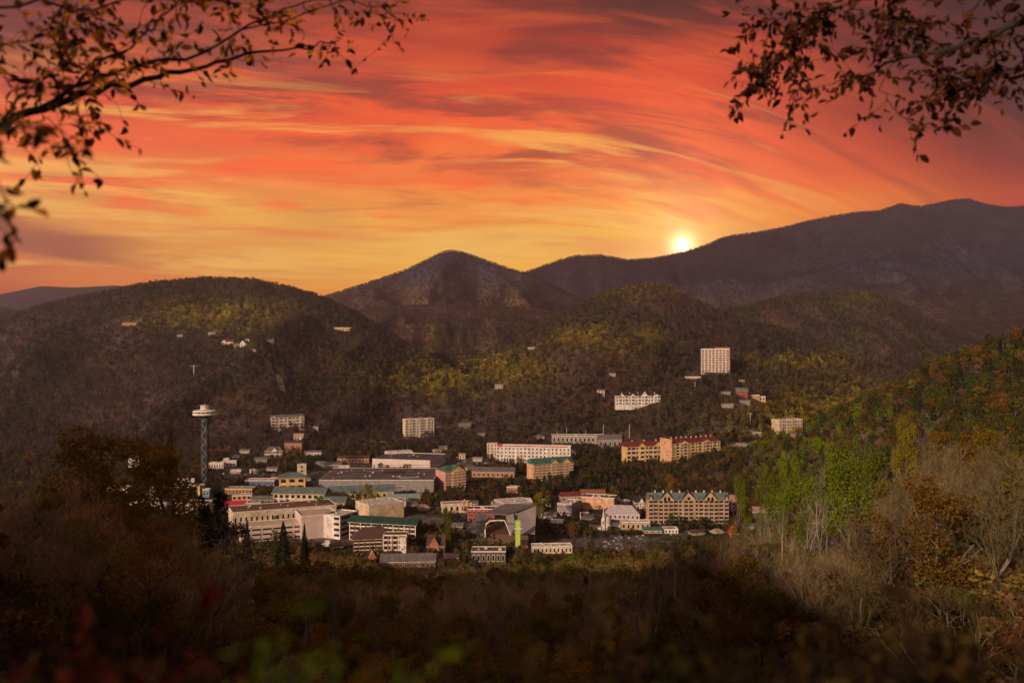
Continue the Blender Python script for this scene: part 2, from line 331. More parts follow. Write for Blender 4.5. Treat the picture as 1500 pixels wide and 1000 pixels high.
def terrain():
    th = R(50)
    cols = np.linspace(-560, 2060, 620)
    rows = np.concatenate([np.geomspace(1.2, 600, 120, endpoint=False), np.geomspace(600, 2600, 190, endpoint=False), np.geomspace(2600, 5200, 120, endpoint=False), np.geomspace(5200, 13700, 170)])
    PX, YY = np.meshgrid(cols, rows)
    Z = H(PX, YY)
    XX = (PX-750)/F*YY
    PY = 500-(Z-CAMZ)/YY*F
    rnd = [RNG.random(XX.shape) for _ in range(4)]
    col, _ = canopy_color(XX, YY, PX, PY, rnd)
    # far mountains: mottled woods, haze blue painted into the colour higher up
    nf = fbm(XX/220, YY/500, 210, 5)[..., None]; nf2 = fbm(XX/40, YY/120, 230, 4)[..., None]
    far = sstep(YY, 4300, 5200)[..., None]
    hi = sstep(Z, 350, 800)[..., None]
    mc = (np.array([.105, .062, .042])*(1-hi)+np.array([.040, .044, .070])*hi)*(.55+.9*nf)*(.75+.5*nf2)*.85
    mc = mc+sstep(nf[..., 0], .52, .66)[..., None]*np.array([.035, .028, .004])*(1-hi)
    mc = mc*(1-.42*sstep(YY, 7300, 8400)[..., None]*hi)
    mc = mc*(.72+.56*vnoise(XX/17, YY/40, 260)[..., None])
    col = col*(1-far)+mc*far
    # town floor: asphalt greys, dirt, some grass
    tw = (sstep(YY, 800, 900)*(1-sstep(YY, 1550, 1750))*sstep(PX, 80, 180)*(1-sstep(PX, 1180, 1300)))[..., None]
    ng = fbm(XX/35, YY/35, 300, 4)[..., None]; ng2 = fbm(XX/50, YY/50, 320, 3)[..., None]
    tc = np.where(ng > .52, np.array([.13, .115, .12]), np.array([.075, .065, .055])); tc = np.where(ng2 > .60, np.array([.055, .062, .028]), tc)
    col = col*(1-tw)+tc*tw
    # near slope: leaf litter
    near = (1-sstep(YY, 700, 800))[..., None]
    col = col*(1-near)+np.array([.045, .03, .02])*near*(.6+.8*ng)
    nr, nc = PX.shape
    V = np.stack([XX, YY, Z], -1).reshape(-1, 3)
    idx = np.arange(nr*nc).reshape(nr, nc)
    Fc = np.stack([idx[:-1, :-1], idx[:-1, 1:], idx[1:, 1:], idx[1:, :-1]], -1).reshape(-1, 4)
    m = bpy.data.materials.new('ground_cover'); m.use_nodes = True; t = NT(m.node_tree)
    p = t.n('ShaderNodeBsdfDiffuse'); a = t.n('ShaderNodeAttribute', _attribute_name='cover')
    pos = t.n('ShaderNodeNewGeometry').outputs['Position']
    # wooded texture: fine crown-sized mottling
    mp = t.n('ShaderNodeMapping'); t.link(pos, mp.inputs[0]); mp.inputs['Scale'].default_value = (1, .35, 1)
    f1 = t.noise(mp.outputs[0], .055, 6, .7); f2 = t.noise(mp.outputs[0], .018, 4, .6)
    fac = t.m('ADD', t.rng(f1, .32, .68, .45, 1.35), t.rng(f2, .35, .65, -.2, .25))
    sc_ = t.n('ShaderNodeVectorMath', _operation='SCALE'); t.link(a.outputs['Color'], sc_.inputs[0]); t.link(fac, sc_.inputs['Scale'])
    t.link(sc_.outputs[0], p.inputs[0])
    b = t.n('ShaderNodeBump'); b.inputs['Strength'].default_value = .9; b.inputs['Distance'].default_value = 8.0
    t.link(t.noise(pos, .06, 5, .7), b.inputs['Height']); t.link(b.outputs[0], p.inputs['Normal'])
    o = t.n('ShaderNodeOutputMaterial'); t.link(p.outputs[0], o.inputs[0])
    splits = [('ground', 0, 1540), ('hills', 1540, 4850), ('mountains', 4850, 99999)]
    rowY = rows[:-1]
    for nm, y0, y1 in splits:
        rr = np.nonzero((rowY >= y0) & (rowY < y1))[0]
        r0, r1 = rr[0], rr[-1]+2
        sub = np.arange((r1-r0)*nc).reshape(r1-r0, nc)
        fc = np.stack([sub[:-1, :-1], sub[:-1, 1:], sub[1:, 1:], sub[1:, :-1]], -1).reshape(-1, 4)
        me = mesh_np(nm, V.reshape(nr, nc, 3)[r0:r1].reshape(-1, 3), fc, [m], smooth=True)
        ca = me.color_attributes.new('cover', 'FLOAT_COLOR', 'POINT')
        cc = np.concatenate([col[r0:r1].reshape(-1, 3), np.ones(((r1-r0)*nc, 1))], 1).astype(np.float32)
        ca.data.foreach_set('color', cc.ravel())
        tag(link(bpy.data.objects.new(nm, me)), kind='structure')
    # unseen hillside behind the viewer, height and slope shaped to shade the foreground
    n_t = 80; ts = np.linspace(-R(309), -R(51), n_t)       # clockwise sweep behind the camera
    rs = np.geomspace(1.2, 1500, 60)
    T, RR = np.meshgrid(np.linspace(math.atan((2060-750)/F), 2*math.pi-math.atan((2060-750)/F), n_t), rs)
    X = np.sin(T)*RR; Yb = np.cos(T)*RR
    # edge heights continue the front terrain
    eR = H(np.full(len(rs), 2060.), rs*math.cos(math.atan(1310/F))); eL = H(np.full(len(rs), -560.), rs*math.cos(math.atan(1310/F)))
    back = CAMZ-2.4+np.minimum(RR*HILL_SLOPE, HILL_TOP)+np.where(RR > 400, -(RR-400)*.3, 0)+8*(fbm(X/60, Yb/60, 400, 3)-.5)*sstep(RR, 20, 80)
    wR = 1-sstep(T, T.min(), T.min()+.5); wL = sstep(T, T.max()-.5, T.max())
    Zb = back*(1-wR-wL)+eR[:, None]*wR+eL[:, None]*wL
    V = np.stack([X, Yb, Zb], -1).reshape(-1, 3); idx = np.arange(V.shape[0]).reshape(len(rs), n_t)
    fc = np.stack([idx[:-1, :-1], idx[:-1, 1:], idx[1:, 1:], idx[1:, :-1]], -1).reshape(-1, 4)
    me = mesh_np('shade_hillside', V, fc, [mat('litter', (.045, .03, .02), .95, .3, .2)], smooth=True)
    tag(link(bpy.data.objects.new('shade_hillside', me)), kind='structure')
HILL_SLOPE = .385; HILL_TOP = 52.0
terrain()
# ------------------------------------------------------------------ tree shapes (unit height 1, base at origin)
def tube_np(paths, sides):
    """paths: list of (points (k,3), radii (k)) -> verts, quads"""
    Vs = []; Fs = []; off = 0
    ang = np.arange(sides)*2*math.pi/sides
    for P, rad in paths:
        P = np.asarray(P, float); k = len(P)
        d = np.gradient(P, axis=0); d /= np.linalg.norm(d, axis=1)[:, None]+1e-9
        ref = np.where(np.abs(d[:, 2:3]) > .9, np.array([[1., 0, 0]]), np.array([[0, 0, 1.]]))
        u = np.cross(d, ref); u /= np.linalg.norm(u, axis=1)[:, None]+1e-9
        v = np.cross(d, u); rad = np.asarray(rad)[:, None, None]
        ring = P[:, None, :]+rad*(np.cos(ang)[None, :, None]*u[:, None, :]+np.sin(ang)[None, :, None]*v[:, None, :])
        Vs.append(ring.reshape(-1, 3))
        a = np.arange(k-1)[:, None]*sides+np.arange(sides)[None, :]; b = np.arange(k-1)[:, None]*sides+(np.arange(sides)[None, :]+1) % sides
        Fs.append(np.stack([a, b, b+sides, a+sides], -1).reshape(-1, 4)+off); off += k*sides
    return np.concatenate(Vs), np.concatenate(Fs)
def grow(rs, p, d, length, rad, depth, spread, up, paths, tips, segs=4, kids=(2, 4), ratio=.68):
    pts = [np.array(p, float)]; dd = np.array(d, float)
    for i in range(segs):
        dd = dd+rs.normal(0, .16, 3)+np.array([0, 0, up]); dd /= np.linalg.norm(dd)
        pts.append(pts[-1]+dd*length/segs)
    rr = np.linspace(rad, rad*.55, segs+1)
    paths.append((depth, np.array(pts), rr))
    if depth == 0: tips.append(pts[-1]); return
    nk = rs.integers(kids[0], kids[1]+1)
    for j in range(nk):
        t = rs.uniform(.35, 1.0) if j else 1.0
        i = min(int(t*segs), segs); pp = pts[i]
        ax = rs.normal(0, 1, 3); ax -= ax.dot(dd)*dd; ax /= np.linalg.norm(ax)
        s = spread*rs.uniform(.6, 1.3) if j else spread*.45
        nd = dd*math.cos(s)+ax*math.sin(s)
        grow(rs, pp, nd, length*ratio*rs.uniform(.75, 1.15), max(rad*.55*(.8 if j else 1), .0006), depth-1, spread, up, paths, tips, max(2, segs-1), kids, ratio)
def leaf_quads(rs, centres, size, flat=.0):
    n = len(centres)
    a = rs.normal(0, 1, (n, 3)); a[:, 2] *= (1-flat); a /= np.linalg.norm(a, axis=1)[:, None]
    b = rs.normal(0, 1, (n, 3)); b -= (a*b).sum(1)[:, None]*a; b /= np.linalg.norm(b, axis=1)[:, None]
    s = size*rs.uniform(.6, 1.4, (n, 1)); w = s*rs.uniform(.45, .8, (n, 1))
    c = np.asarray(centres)
    V = np.stack([c-a*s, c-b*w*.9, c+a*s, c+b*w], 1).reshape(-1, 3)
    return V, np.arange(4*n).reshape(n, 4)
def blob_points(rs, n, kind):
    """points filling an uneven crown; crown spans z .28-1"""
    if kind == 'round':
        nb = rs.integers(11, 17); cs = []; rads = []
        for i in range(nb):
            a = rs.uniform(0, 2*math.pi); r = rs.uniform(.03, .27); z = rs.uniform(.34, .90)
            r *= 1.25-abs(z-.6)*1.4
            cs.append((math.cos(a)*r, math.sin(a)*r, z)); rads.append(rs.uniform(.065, .145))
        cs = np.array(cs); rads = np.array(rads)
        k = rs.integers(0, nb, n); d = rs.normal(0, 1, (n, 3)); d /= np.linalg.norm(d, axis=1)[:, None]
        rr = rads[k]*np.power(rs.uniform(.25, 1, n), .45)*rs.uniform(.75, 1.12, n)
        P = cs[k]+d*rr[:, None]*np.array([1, 1, .8]); return P
    if kind == 'tall':
        z = rs.uniform(.22, 1, n); prof = .25*np.sin(np.clip((z-.15)/.87, 0, 1)*math.pi)**.7+.02
        a = rs.uniform(0, 2*math.pi, n); lump = 1+.35*np.sin(a*3+z*17)+.2*np.sin(z*41+a)
        r = prof*lump*np.sqrt(rs.uniform(.2, 1, n)); return np.stack([np.cos(a)*r, np.sin(a)*r, z], 1)
    if kind == 'cone':
        z = 1-np.power(rs.uniform(0, 1, n), .62)*.88; tier = (z*13) % 1.0
        prof = (1-z)*.26*(.62+.55*(1-tier))+.006
        a = rs.uniform(0, 2*math.pi, n); r = prof*np.power(rs.uniform(.1, 1, n), .45)
        return np.stack([np.cos(a)*r, np.sin(a)*r, z-(r*.25)], 1)
def make_proto(kind, seed, leaves, lsize, depth=3, sides=3, twig=0):
    """returns (wood V,F), (crown V,F) arrays"""
    rs = np.random.default_rng(seed)
    if kind in ('round', 'tall'):
        paths = []; tips = []
        trunk = np.array([[0, 0, -.06], [rs.normal(0, .01), rs.normal(0, .01), .2], [rs.normal(0, .02), rs.normal(0, .02), .45], [rs.normal(0, .03), rs.normal(0, .03), .75]])
        paths.append((9, trunk, [.022, .017, .012, .005]))
        for i in range(7):
            z = rs.uniform(.25, .62); a = rs.uniform(0, 6.28)
            p = np.array([np.interp(z, trunk[:, 2], trunk[:, 0]), np.interp(z, trunk[:, 2], trunk[:, 1]), z])
            grow(rs, p, (math.cos(a), math.sin(a), 1.1), rs.uniform(.14, .26), .008, 1, .5, .12, paths, tips, 3)
        W = tube_np([(p, r) for _, p, r in paths], sides)
        return W, leaf_quads(rs, blob_points(rs, leaves, kind), lsize)
    if kind == 'cone':
        W = tube_np([([[0, 0, -.06], [0, 0, .5], [0, 0, .97]], [.016, .010, .002])], sides)
        P = blob_points(rs, leaves, kind); V, Fc = leaf_quads(rs, P, lsize, .6); return W, (V, Fc)
    if kind == 'bare':
        paths = []; tips = []
        lean = rs.normal(0, .06, 2)
        grow(rs, (0, 0, -.06), (lean[0], lean[1], 1), .48, .019, depth, .50, .10, paths, tips, 5, (3, 4), .62)
        allp = np.concatenate([p for _, p, _ in paths]); zmax = allp[:, 2].max()
        big = [(p/zmax, np.array(r)) for dd, p, r in paths if dd >= max(depth-1, 1)]
        small = [(p/zmax, np.maximum(np.array(r), .0016 if leaves else .0012)) for dd, p, r in paths if dd < max(depth-1, 1)]
        W = tube_np(big, sides)
        Vt, Ft = tube_np(small, 3)
        if twig:   # fine twigs as slivers around the branch ends
            tp = np.array(tips)/zmax; k = rs.integers(0, len(tp), twig); c = tp[k]+rs.normal(0, .028, (twig, 3))
            a = rs.normal(0, 1, (twig, 3)); a[:, 2] = np.abs(a[:, 2])+.5; a /= np.linalg.norm(a, axis=1)[:, None]
            b = np.cross(a, rs.normal(0, 1, (twig, 3))); b /= np.linalg.norm(b, axis=1)[:, None]
            L = rs.uniform(.02, .055, (twig, 1)); w = lsize
            Vq = np.stack([c-a*L, c-b*w, c+a*L, c+b*w], 1).reshape(-1, 3); Fq = np.arange(4*twig).reshape(twig, 4)+len(Vt)
            Vt = np.concatenate([Vt, Vq]); Ft = np.concatenate([Ft, Fq])
        return W, (Vt, Ft)
def proto_obj(name, kind, seed, leaves, lsize, **kw):
    W, Cr = make_proto(kind, seed, leaves, lsize, **kw)
    V = np.concatenate([W[0], Cr[0]]); Fc = np.concatenate([W[1], Cr[1]+len(W[0])])
    mi = np.concatenate([np.zeros(len(W[1])), np.ones(len(Cr[1]))])
    return bpy.data.objects.new(name, mesh_np(name, V, Fc, [BARK, LEAF_I], mi))
FARP = bpy.data.collections.new('far_tree_kinds'); NEARP = bpy.data.collections.new('near_tree_kinds')
# order of children: a,b,c round  d tall  e,f bare  g cone
for col_, q in ((FARP, 0), (NEARP, 1)):
    lv = (150, 620)[q]; ls = (.060, .034)[q]
    for i, (kd, sd) in enumerate((('round', 1), ('round', 2), ('round', 3), ('tall', 4), ('bare', 5), ('bare', 6), ('cone', 7))):
        if kd == 'bare': o = proto_obj('k%d_%s_%d' % (i, kd, q), kd, sd, 0, (.006, .0022)[q], depth=(2, 4)[q], twig=(130, 260)[q])
        elif kd == 'cone': o = proto_obj('k%d_%s_%d' % (i, kd, q), kd, sd, int(lv*1.3), ls*.9)
        else: o = proto_obj('k%d_%s_%d' % (i, kd, q), kd, sd, lv, ls)
        col_.objects.link(o)
def forest(name, P, idx, hgt, wid, tint, coll, label):
    """one stuff object: trees instanced on a cloud of points"""
    n = len(P)
    me = bpy.data.meshes.new(name); me.vertices.add(n); me.vertices.foreach_set('co', P.astype(np.float32).ravel())
    for an, ty, arr in (('kind_index', 'INT', idx.astype(np.int32)), ('hgt', 'FLOAT', hgt.astype(np.float32)), ('wid', 'FLOAT', wid.astype(np.float32)), ('turn', 'FLOAT', RNG.uniform(0, 6.28, n).astype(np.float32))):
        me.attributes.new(an, ty, 'POINT').data.foreach_set('value', arr)
    ca = me.attributes.new('tint', 'FLOAT_COLOR', 'POINT')
    ca.data.foreach_set('color', np.concatenate([tint, np.ones((n, 1))], 1).astype(np.float32).ravel())
    o = link(bpy.data.objects.new(name, me))
    g = bpy.data.node_groups.new(name, 'GeometryNodeTree')
    g.interface.new_socket('Geometry', in_out='INPUT', socket_type='NodeSocketGeometry'); g.interface.new_socket('Geometry', in_out='OUTPUT', socket_type='NodeSocketGeometry')
    gi = g.nodes.new('NodeGroupInput'); go = g.nodes.new('NodeGroupOutput')
    ip = g.nodes.new('GeometryNodeInstanceOnPoints'); ci = g.nodes.new('GeometryNodeCollectionInfo')
    ci.inputs['Collection'].default_value = coll; ci.inputs['Separate Children'].default_value = True; ci.inputs['Reset Children'].default_value = True
    def attr(nm, ty='FLOAT'):
        a = g.nodes.new('GeometryNodeInputNamedAttribute'); a.data_type = ty; a.inputs['Name'].default_value = nm; return a.outputs[0]
    cs = g.nodes.new('ShaderNodeCombineXYZ'); g.links.new(attr('wid'), cs.inputs[0]); g.links.new(attr('wid'), cs.inputs[1]); g.links.new(attr('hgt'), cs.inputs[2])
    cr = g.nodes.new('ShaderNodeCombineXYZ'); g.links.new(attr('turn'), cr.inputs[2])
    g.links.new(gi.outputs[0], ip.inputs['Points']); g.links.new(ci.outputs[0], ip.inputs['Instance']); ip.inputs['Pick Instance'].default_value = True
    g.links.new(attr('kind_index', 'INT'), ip.inputs['Instance Index']); g.links.new(cr.outputs[0], ip.inputs['Rotation']); g.links.new(cs.outputs[0], ip.inputs['Scale'])
    g.links.new(ip.outputs[0], go.inputs[0])
    md = o.modifiers.new('trees', 'NODES'); md.node_group = g
    return tag(o, label, 'forest', kind='stuff')

# ------------------------------------------------------------------ where trees stand
BLK = []      # visible building fronts in photo pixels: x0,x1,ytop,ybase,distance  (trees in front must not hide them)
FOOT = []     # footprints x,y,radius where no tree stands
TREELINE = [(-600,560),(-100,560),(0,575),(60,600),(110,600),(150,588),(200,620),(285,650),(300,735),(340,765),(400,785),(440,795),(520,805),(545,830),(560,840),(640,838),(690,835),(760,838),(860,812),(940,795),(1000,790),(1060,770),(1100,745),(1140,700),(1180,640),(1230,622),(1300,590),(1370,565),(1440,540),(1500,515),(2200,450)]
def sample_trees(y0, y1, spacing, spread=(-200, 1700)):
    """jittered positions of about one tree per spacing^2, where the viewer could see the crown"""
    ymid = np.arange(y0, y1, spacing)
    X = []; Yl = []
    for yy in ymid:
        xa = (spread[0]-750)/F*yy; xb = (spread[1]-750)/F*yy
        xs = np.arange(xa, xb, spacing); X.append(xs+RNG.uniform(-.48, .48, len(xs))*spacing); Yl.append(yy+RNG.uniform(-.48, .48, len(xs))*spacing)
    X = np.concatenate(X); Y = np.concatenate(Yl); px = 750+F*X/Y; Z = H(px, Y)
    return X, Y, Z, px
_cols = np.linspace(-560, 2060, 400); _rows = np.geomspace(60, 15000, 500)
_PX, _YY = np.meshgrid(_cols, _rows); _T = (H(_PX, _YY)-CAMZ)/_YY; _M = np.maximum.accumulate(_T, axis=0)
def horizon_before(px, Y):
    """highest terrain sight-slope nearer than Y"""
    i = np.clip(np.searchsorted(_rows, Y*.985)-1, 0, 499); j = np.clip(((px+560)/2620*399).round().astype(int), 0, 399)
    return _M[i, j]
def keep_clear(X, Y, Z, px, h, hmin=3.0):
    """shrinks or drops trees that would cover a building, a road or rise over the treeline"""
    ok = np.ones(len(X), bool)
    for fx, fy, fr in FOOT: ok &= (X-fx)**2+(Y-fy)**2 > (fr+2.0)**2
    wpx = .28*h/Y*F; cover = np.where(RNG.random(len(X)) < .5, RNG.random(len(X))*.42, .05)
    for x0, x1, yt, yb, D in BLK:
        s = (px+wpx > x0) & (px-wpx < x1) & (Y < D)
        lim = CAMZ+(500-yb)/F*Y-Z                # crown top at most at the visible base line
        h = np.where(s, np.minimum(h, lim+(yb-yt)*cover/F*Y), h)
    tl = interp(px, TREELINE)-34*(fbm(px/26, px*0+1, 700, 2)-.42)*(px > 290)-10*(RNG.random(len(X)) < .08)
    lim = CAMZ+(500-tl)/F*Y-Z
    h = np.where(Y < 820, np.minimum(h, lim*RNG.uniform(.72, 1, len(X))), h)
    ok &= h > hmin
    return ok, h
# ------------------------------------------------------------------ the town
W = {}
def wm(name, c, **k):
    k.setdefault('var', .2); return mat(name, c, **k)
CREAM = wm('cream_stucco', (.60, .47, .36), scale=.15); DARKW = wm('darker_white', (.40, .34, .32), scale=.3); WHITE = wm('white_stucco', (.66, .58, .56), scale=.15); TAN = wm('tan_stucco', (.46, .31, .21), scale=.15)  # includes a darker white for small houses, mostly on the hills
PINKW = wm('pale_pink_concrete', (.56, .43, .40), scale=.1, var=.08); PEACH = wm('peach_stucco', (.60, .34, .21), scale=.15); BRICK = wm('brick', (.36, .15, .10), scale=.4)
YELLOW = wm('yellow_stucco', (.68, .45, .19), scale=.15); GREYW = wm('grey_siding', (.26, .23, .24), scale=.3); LILAC = wm('lilac_siding', (.30, .24, .32), scale=.3)
BEIGE = wm('beige_concrete', (.50, .40, .31), scale=.12, var=.1); BROWNW = wm('brown_timber', (.14, .075, .055), scale=.5); REDW = wm('red_siding', (.30, .05, .05), scale=.3)
R_TEAL = wm('teal_metal_roof', (.115, .155, .16), rough=.5, scale=.2); R_PALE = wm('pale_blue_roof', (.22, .29, .32), rough=.5, scale=.2); R_GREEN = wm('green_metal_roof', (.05, .13, .10), rough=.5, scale=.2)
R_DKGREEN = wm('dark_green_roof', (.018, .055, .042), rough=.5, scale=.2); R_RED = wm('dark_red_roof', (.17, .028, .032), rough=.6, scale=.2); R_BRIGHT = wm('crimson_roof', (.50, .03, .07), rough=.5)
R_PURP = wm('dark_membrane_roof', (.085, .078, .105), scale=.06, var=.22); R_BROWN = wm('brown_gravel_roof', (.155, .085, .065), scale=.08, var=.2); R_GREY = wm('grey_shingle', (.13, .115, .125), scale=.3)
R_WHITE = wm('white_membrane_roof', (.58, .52, .52), scale=.1); R_DARK = wm('dark_shingle', (.035, .028, .03), scale=.3); R_BRN2 = wm('maroon_shingle', (.085, .045, .045), scale=.3); R_TAN = wm('tan_roof', (.36, .25, .2), scale=.2)
GLASS = mat('dark_glass', (.020, .018, .024), .25, .2, .3, spec=.5); TRIM = wm('white_trim', (.68, .60, .56)); TRIMD = wm('dark_rail', (.05, .035, .035)); LIME = wm('lime_paint', (.42, .55, .12), var=.06, scale=.2)
METAL = wm('galvanised', (.5, .48, .5), rough=.5); STEEL = wm('dark_steel', (.03, .03, .042), rough=.5)
ASPH = wm('asphalt', (.115, .095, .105), scale=.08, var=.15, rough=.9); DIRT = wm('bare_earth', (.30, .10, .04), scale=.1)

def bm_obj(name, boxes=(), prisms=(), mats=(), parent=None, loc=(0, 0, 0)):
    """boxes: (x0,x1,y0,y1,z0,z1,mat index)   prisms: (verts, faces, mat index)"""
    V = []; Fc = []; mi = []
    for x0, x1, y0, y1, z0, z1, k in boxes:
        o = len(V); V += [(x0,y0,z0),(x1,y0,z0),(x1,y1,z0),(x0,y1,z0),(x0,y0,z1),(x1,y0,z1),(x1,y1,z1),(x0,y1,z1)]
        Fc += [tuple(o+i for i in f) for f in ((0,3,2,1),(4,5,6,7),(0,1,5,4),(1,2,6,5),(2,3,7,6),(3,0,4,7))]; mi += [k]*6
    for vs, fs, k in prisms:
        o = len(V); V += list(vs); Fc += [tuple(o+i for i in f) for f in fs]; mi += [k]*len(fs)
    me = bpy.data.meshes.new(name); me.from_pydata(V, [], Fc)
    for m_ in mats: me.materials.append(m_)
    me.polygons.foreach_set('material_index', mi); me.update()
    o = bpy.data.objects.new(name, me); o.location = loc
    return link(o, parent)
def roof_prism(x0, x1, y0, y1, z, h, hip=0.0, t=.35):
    """ridge along x; hip = how far the ridge ends draw in"""
    ym = (y0+y1)/2
    v = [(x0,y0,z),(x1,y0,z),(x1,y1,z),(x0,y1,z),(x0+hip,ym,z+h),(x1-hip,ym,z+h)]
    return (v, [(0,3,2,1),(0,1,5,4),(2,3,4,5),(1,2,5),(3,0,4)], 0)
def roof_prism_y(x0, x1, y0, y1, z, h, k=0):
    xm = (x0+x1)/2
    v = [(x0,y0,z),(x1,y0,z),(x1,y1,z),(x0,y1,z),(xm,y0,z+h),(xm,y1,z+h)]
    return (v, [(0,3,2,1),(0,4,5,3),(1,2,5,4),(0,1,4),(2,3,5)], k)
_UN = {}
def unit(kind, m1, m2):
    """shared window / balcony meshes of unit width and height, front towards -y"""
    key = (kind, m1.name, m2.name)
    if key not in _UN:
        if kind == 'window': o = bm_obj('window', [(-.5,.5,-.05,.05,0,1,0), (-.40,.40,-.09,.04,.08,.92,1)], (), (m1, m2))
        elif kind == 'opening': o = bm_obj('opening', [(-.5,.5,-.06,.05,0,1,0)], (), (m2,))  # solid dark panel, its colour standing for the shade inside an opening
        elif kind == 'arched_window':
            v = [(-.5,-.08,0),(.5,-.08,0),(.5,-.08,.6),(.36,-.08,.87),(0,-.08,1),(-.36,-.08,.87),(-.5,-.08,.6)]
            v += [(a, .05, c) for a, b, c in v]
            o = bm_obj('arched_window', (), [(v, [(0,1,2,3,4,5,6)]+[(i, (i+1) % 7, (i+1) % 7+7, i+7) for i in range(7)], 0)], (m2,))
        else: o = bm_obj('balcony', [(-.46,.46,-.05,.05,.05,.98,1), (-.5,.5,-1.2,.0,-.04,.04,0), (-.5,.5,-1.2,-1.12,.28,.34,0), (-.5,.5,-1.16,-1.13,.0,.28,0)] , (), (m1, m2))
        C.objects.unlink(o); _UN[key] = o
    return _UN[key]
def put(kind, parent, x, y, z, w, h, m1, m2, rz=0.0, label=None):
    o = unit(kind, m1, m2).copy(); o.name = kind; o.location = (x, y, z); o.scale = (w, 1, h); o.rotation_euler = (0, 0, rz); o.parent = parent; C.objects.link(o)
    if label: o['label'] = label
    return o
def building(name, label, cat, cx, by, wpx, hpx, dep, yaw=0, wall=CREAM, roof='flat', rmat=R_GREY, rh=3.0, ov=.8, floors=2, bays=4, style='window', side=True, trim=TRIM, dark=GLASS,
             gables=(), vents=0, group=None, Y=None, block=True, ww=.5, wh=.55, chimney=0, para=1.0, hip=0.0, doors=0, sign=None, pil=0, lift=0.0):
    Y = hit(cx, by) if Y is None else Y
    s, c = abs(math.sin(R(yaw))), math.cos(R(yaw))
    Wd = wpx/F*Y
    dep = min(dep, Wd*.7/max(s, .05)) if s > .05 else dep
    w = (Wd-dep*s)/c; h = hpx/F*Y
    z = CAMZ+(500-by)/F*Y+lift
    x = (cx-750)/F*Y; yc = Y+dep*c/2+w*s/2
    x = (cx-750)/F*yc
    g = empty(name, (x, yc, z), R(yaw)); tag(g, label, cat, group)
    if block: BLK.append((cx-wpx/2-1, cx+wpx/2+1, by-hpx, by-.12*hpx, Y))
    n = max(1, int(round(w/dep))); 
    for i in range(n+1):
        t = (i/n-.5)*w if n else 0
        FOOT.append((x+t*c, yc+t*math.sin(R(yaw)), dep*.62+2))
    hx, hy = w/2, dep/2
    rh_ = rh if roof in ('gable', 'hip') else 0
    hw = h-rh_
    bx = [(-hx, hx, -hy, hy, -9, hw, 0)]
    pr = []
    if roof == 'gable':
        pr.append(([(-hx,-hy,hw),(-hx,hy,hw),(-hx,0,hw+rh_*.96),(hx,-hy,hw),(hx,hy,hw),(hx,0,hw+rh_*.96)], [(0,2,1),(3,4,5),(0,3,5,2),(1,2,5,4)], 0))
    bm_obj('wall', bx, pr, (wall,), g)
    if roof == 'flat':
        o = bm_obj('roof', [(-hx+.3, hx-.3, -hy+.3, hy-.3, hw+.003, hw+.25, 0)], (), (rmat,), g)
        if para: bm_obj('parapet', [(-hx-.2,hx+.2,-hy-.2,-hy+.28,hw-.3,hw+para,0),(-hx-.2,hx+.2,hy-.28,hy+.2,hw-.3,hw+para,0),(-hx-.2,-hx+.28,-hy+.28,hy-.28,hw-.3,hw+para,0),(hx-.28,hx+.2,-hy+.28,hy-.28,hw-.3,hw+para,0)], (), (trim,), g)
    else:
        hp = (hip or min(dep*.5, w*.35)) if roof == 'hip' else 0.0
        o = bm_obj('roof', (), [roof_prism(-hx-ov, hx+ov, -hy-ov, hy+ov, hw+.02, rh_+.3, hp)], (rmat,), g)
        bm_obj('eaves', [(-hx-ov-.05,hx+ov+.05,-hy-ov-.1,-hy-ov+.12,hw-.30,hw+.12,0),(-hx-ov-.05,hx+ov+.05,hy+ov-.12,hy+ov+.1,hw-.30,hw+.12,0)], (), (trim,), g)
    rs = random.Random(int(cx*7+by))
    for i in range(vents):
        vx = rs.uniform(-.44, .44)*w; vy = rs.uniform(-.38, .38)*dep; vs = rs.uniform(.7, 1.6)
        zb = hw+.25 if roof == 'flat' else hw+rh_*(1-abs(vy)/(hy+ov))
        bm_obj('roof_unit', [(vx-vs, vx+vs, vy-vs*.8, vy+vs*.8, zb-.8, zb+vs*1.1, 0), (vx-vs*.8, vx+vs*.8, vy-vs*.6, vy+vs*.6, zb+vs*1.1+.002, zb+vs*1.1+.2, 0)], (), (METAL,), g)
    for i in range(chimney):
        vx = (i+.5-chimney/2)*w/max(1, chimney)*.92+.6
        bm_obj('chimney', [(vx-.7, vx+.7, -.7, .7, hw+rh_*.3, hw+rh_+2.2, 0), (vx-.9, vx+.9, -.9, .9, hw+rh_+2.2, hw+rh_+2.6, 0)], (), (TRIM,), o)
    cnt = 0; fh = hw/max(floors, 1); skipcols = set()
    for (gx, gw, gh, gm, grm) in gables:         # front gables standing proud: centre -.5..5, width and height fractions
        X0 = gx*w-gw*w/2; X1 = gx*w+gw*w/2; ph = gh
        gb = bm_obj('gable', [(X0, X1, -hy-1.0, -hy+.5, -9, hw+.6, 0)], [([(X0,-hy-1.0,hw+.6),(X1,-hy-1.0,hw+.6),((X0+X1)/2,-hy-1.0,hw+.6+ph),(X0,0,hw+.6),(X1,0,hw+.6),((X0+X1)/2,0,hw+.6+ph)], [(0,1,2),(3,5,4),(0,2,5,3),(1,4,5,2)], 0)], (gm,), g)
        q = .5
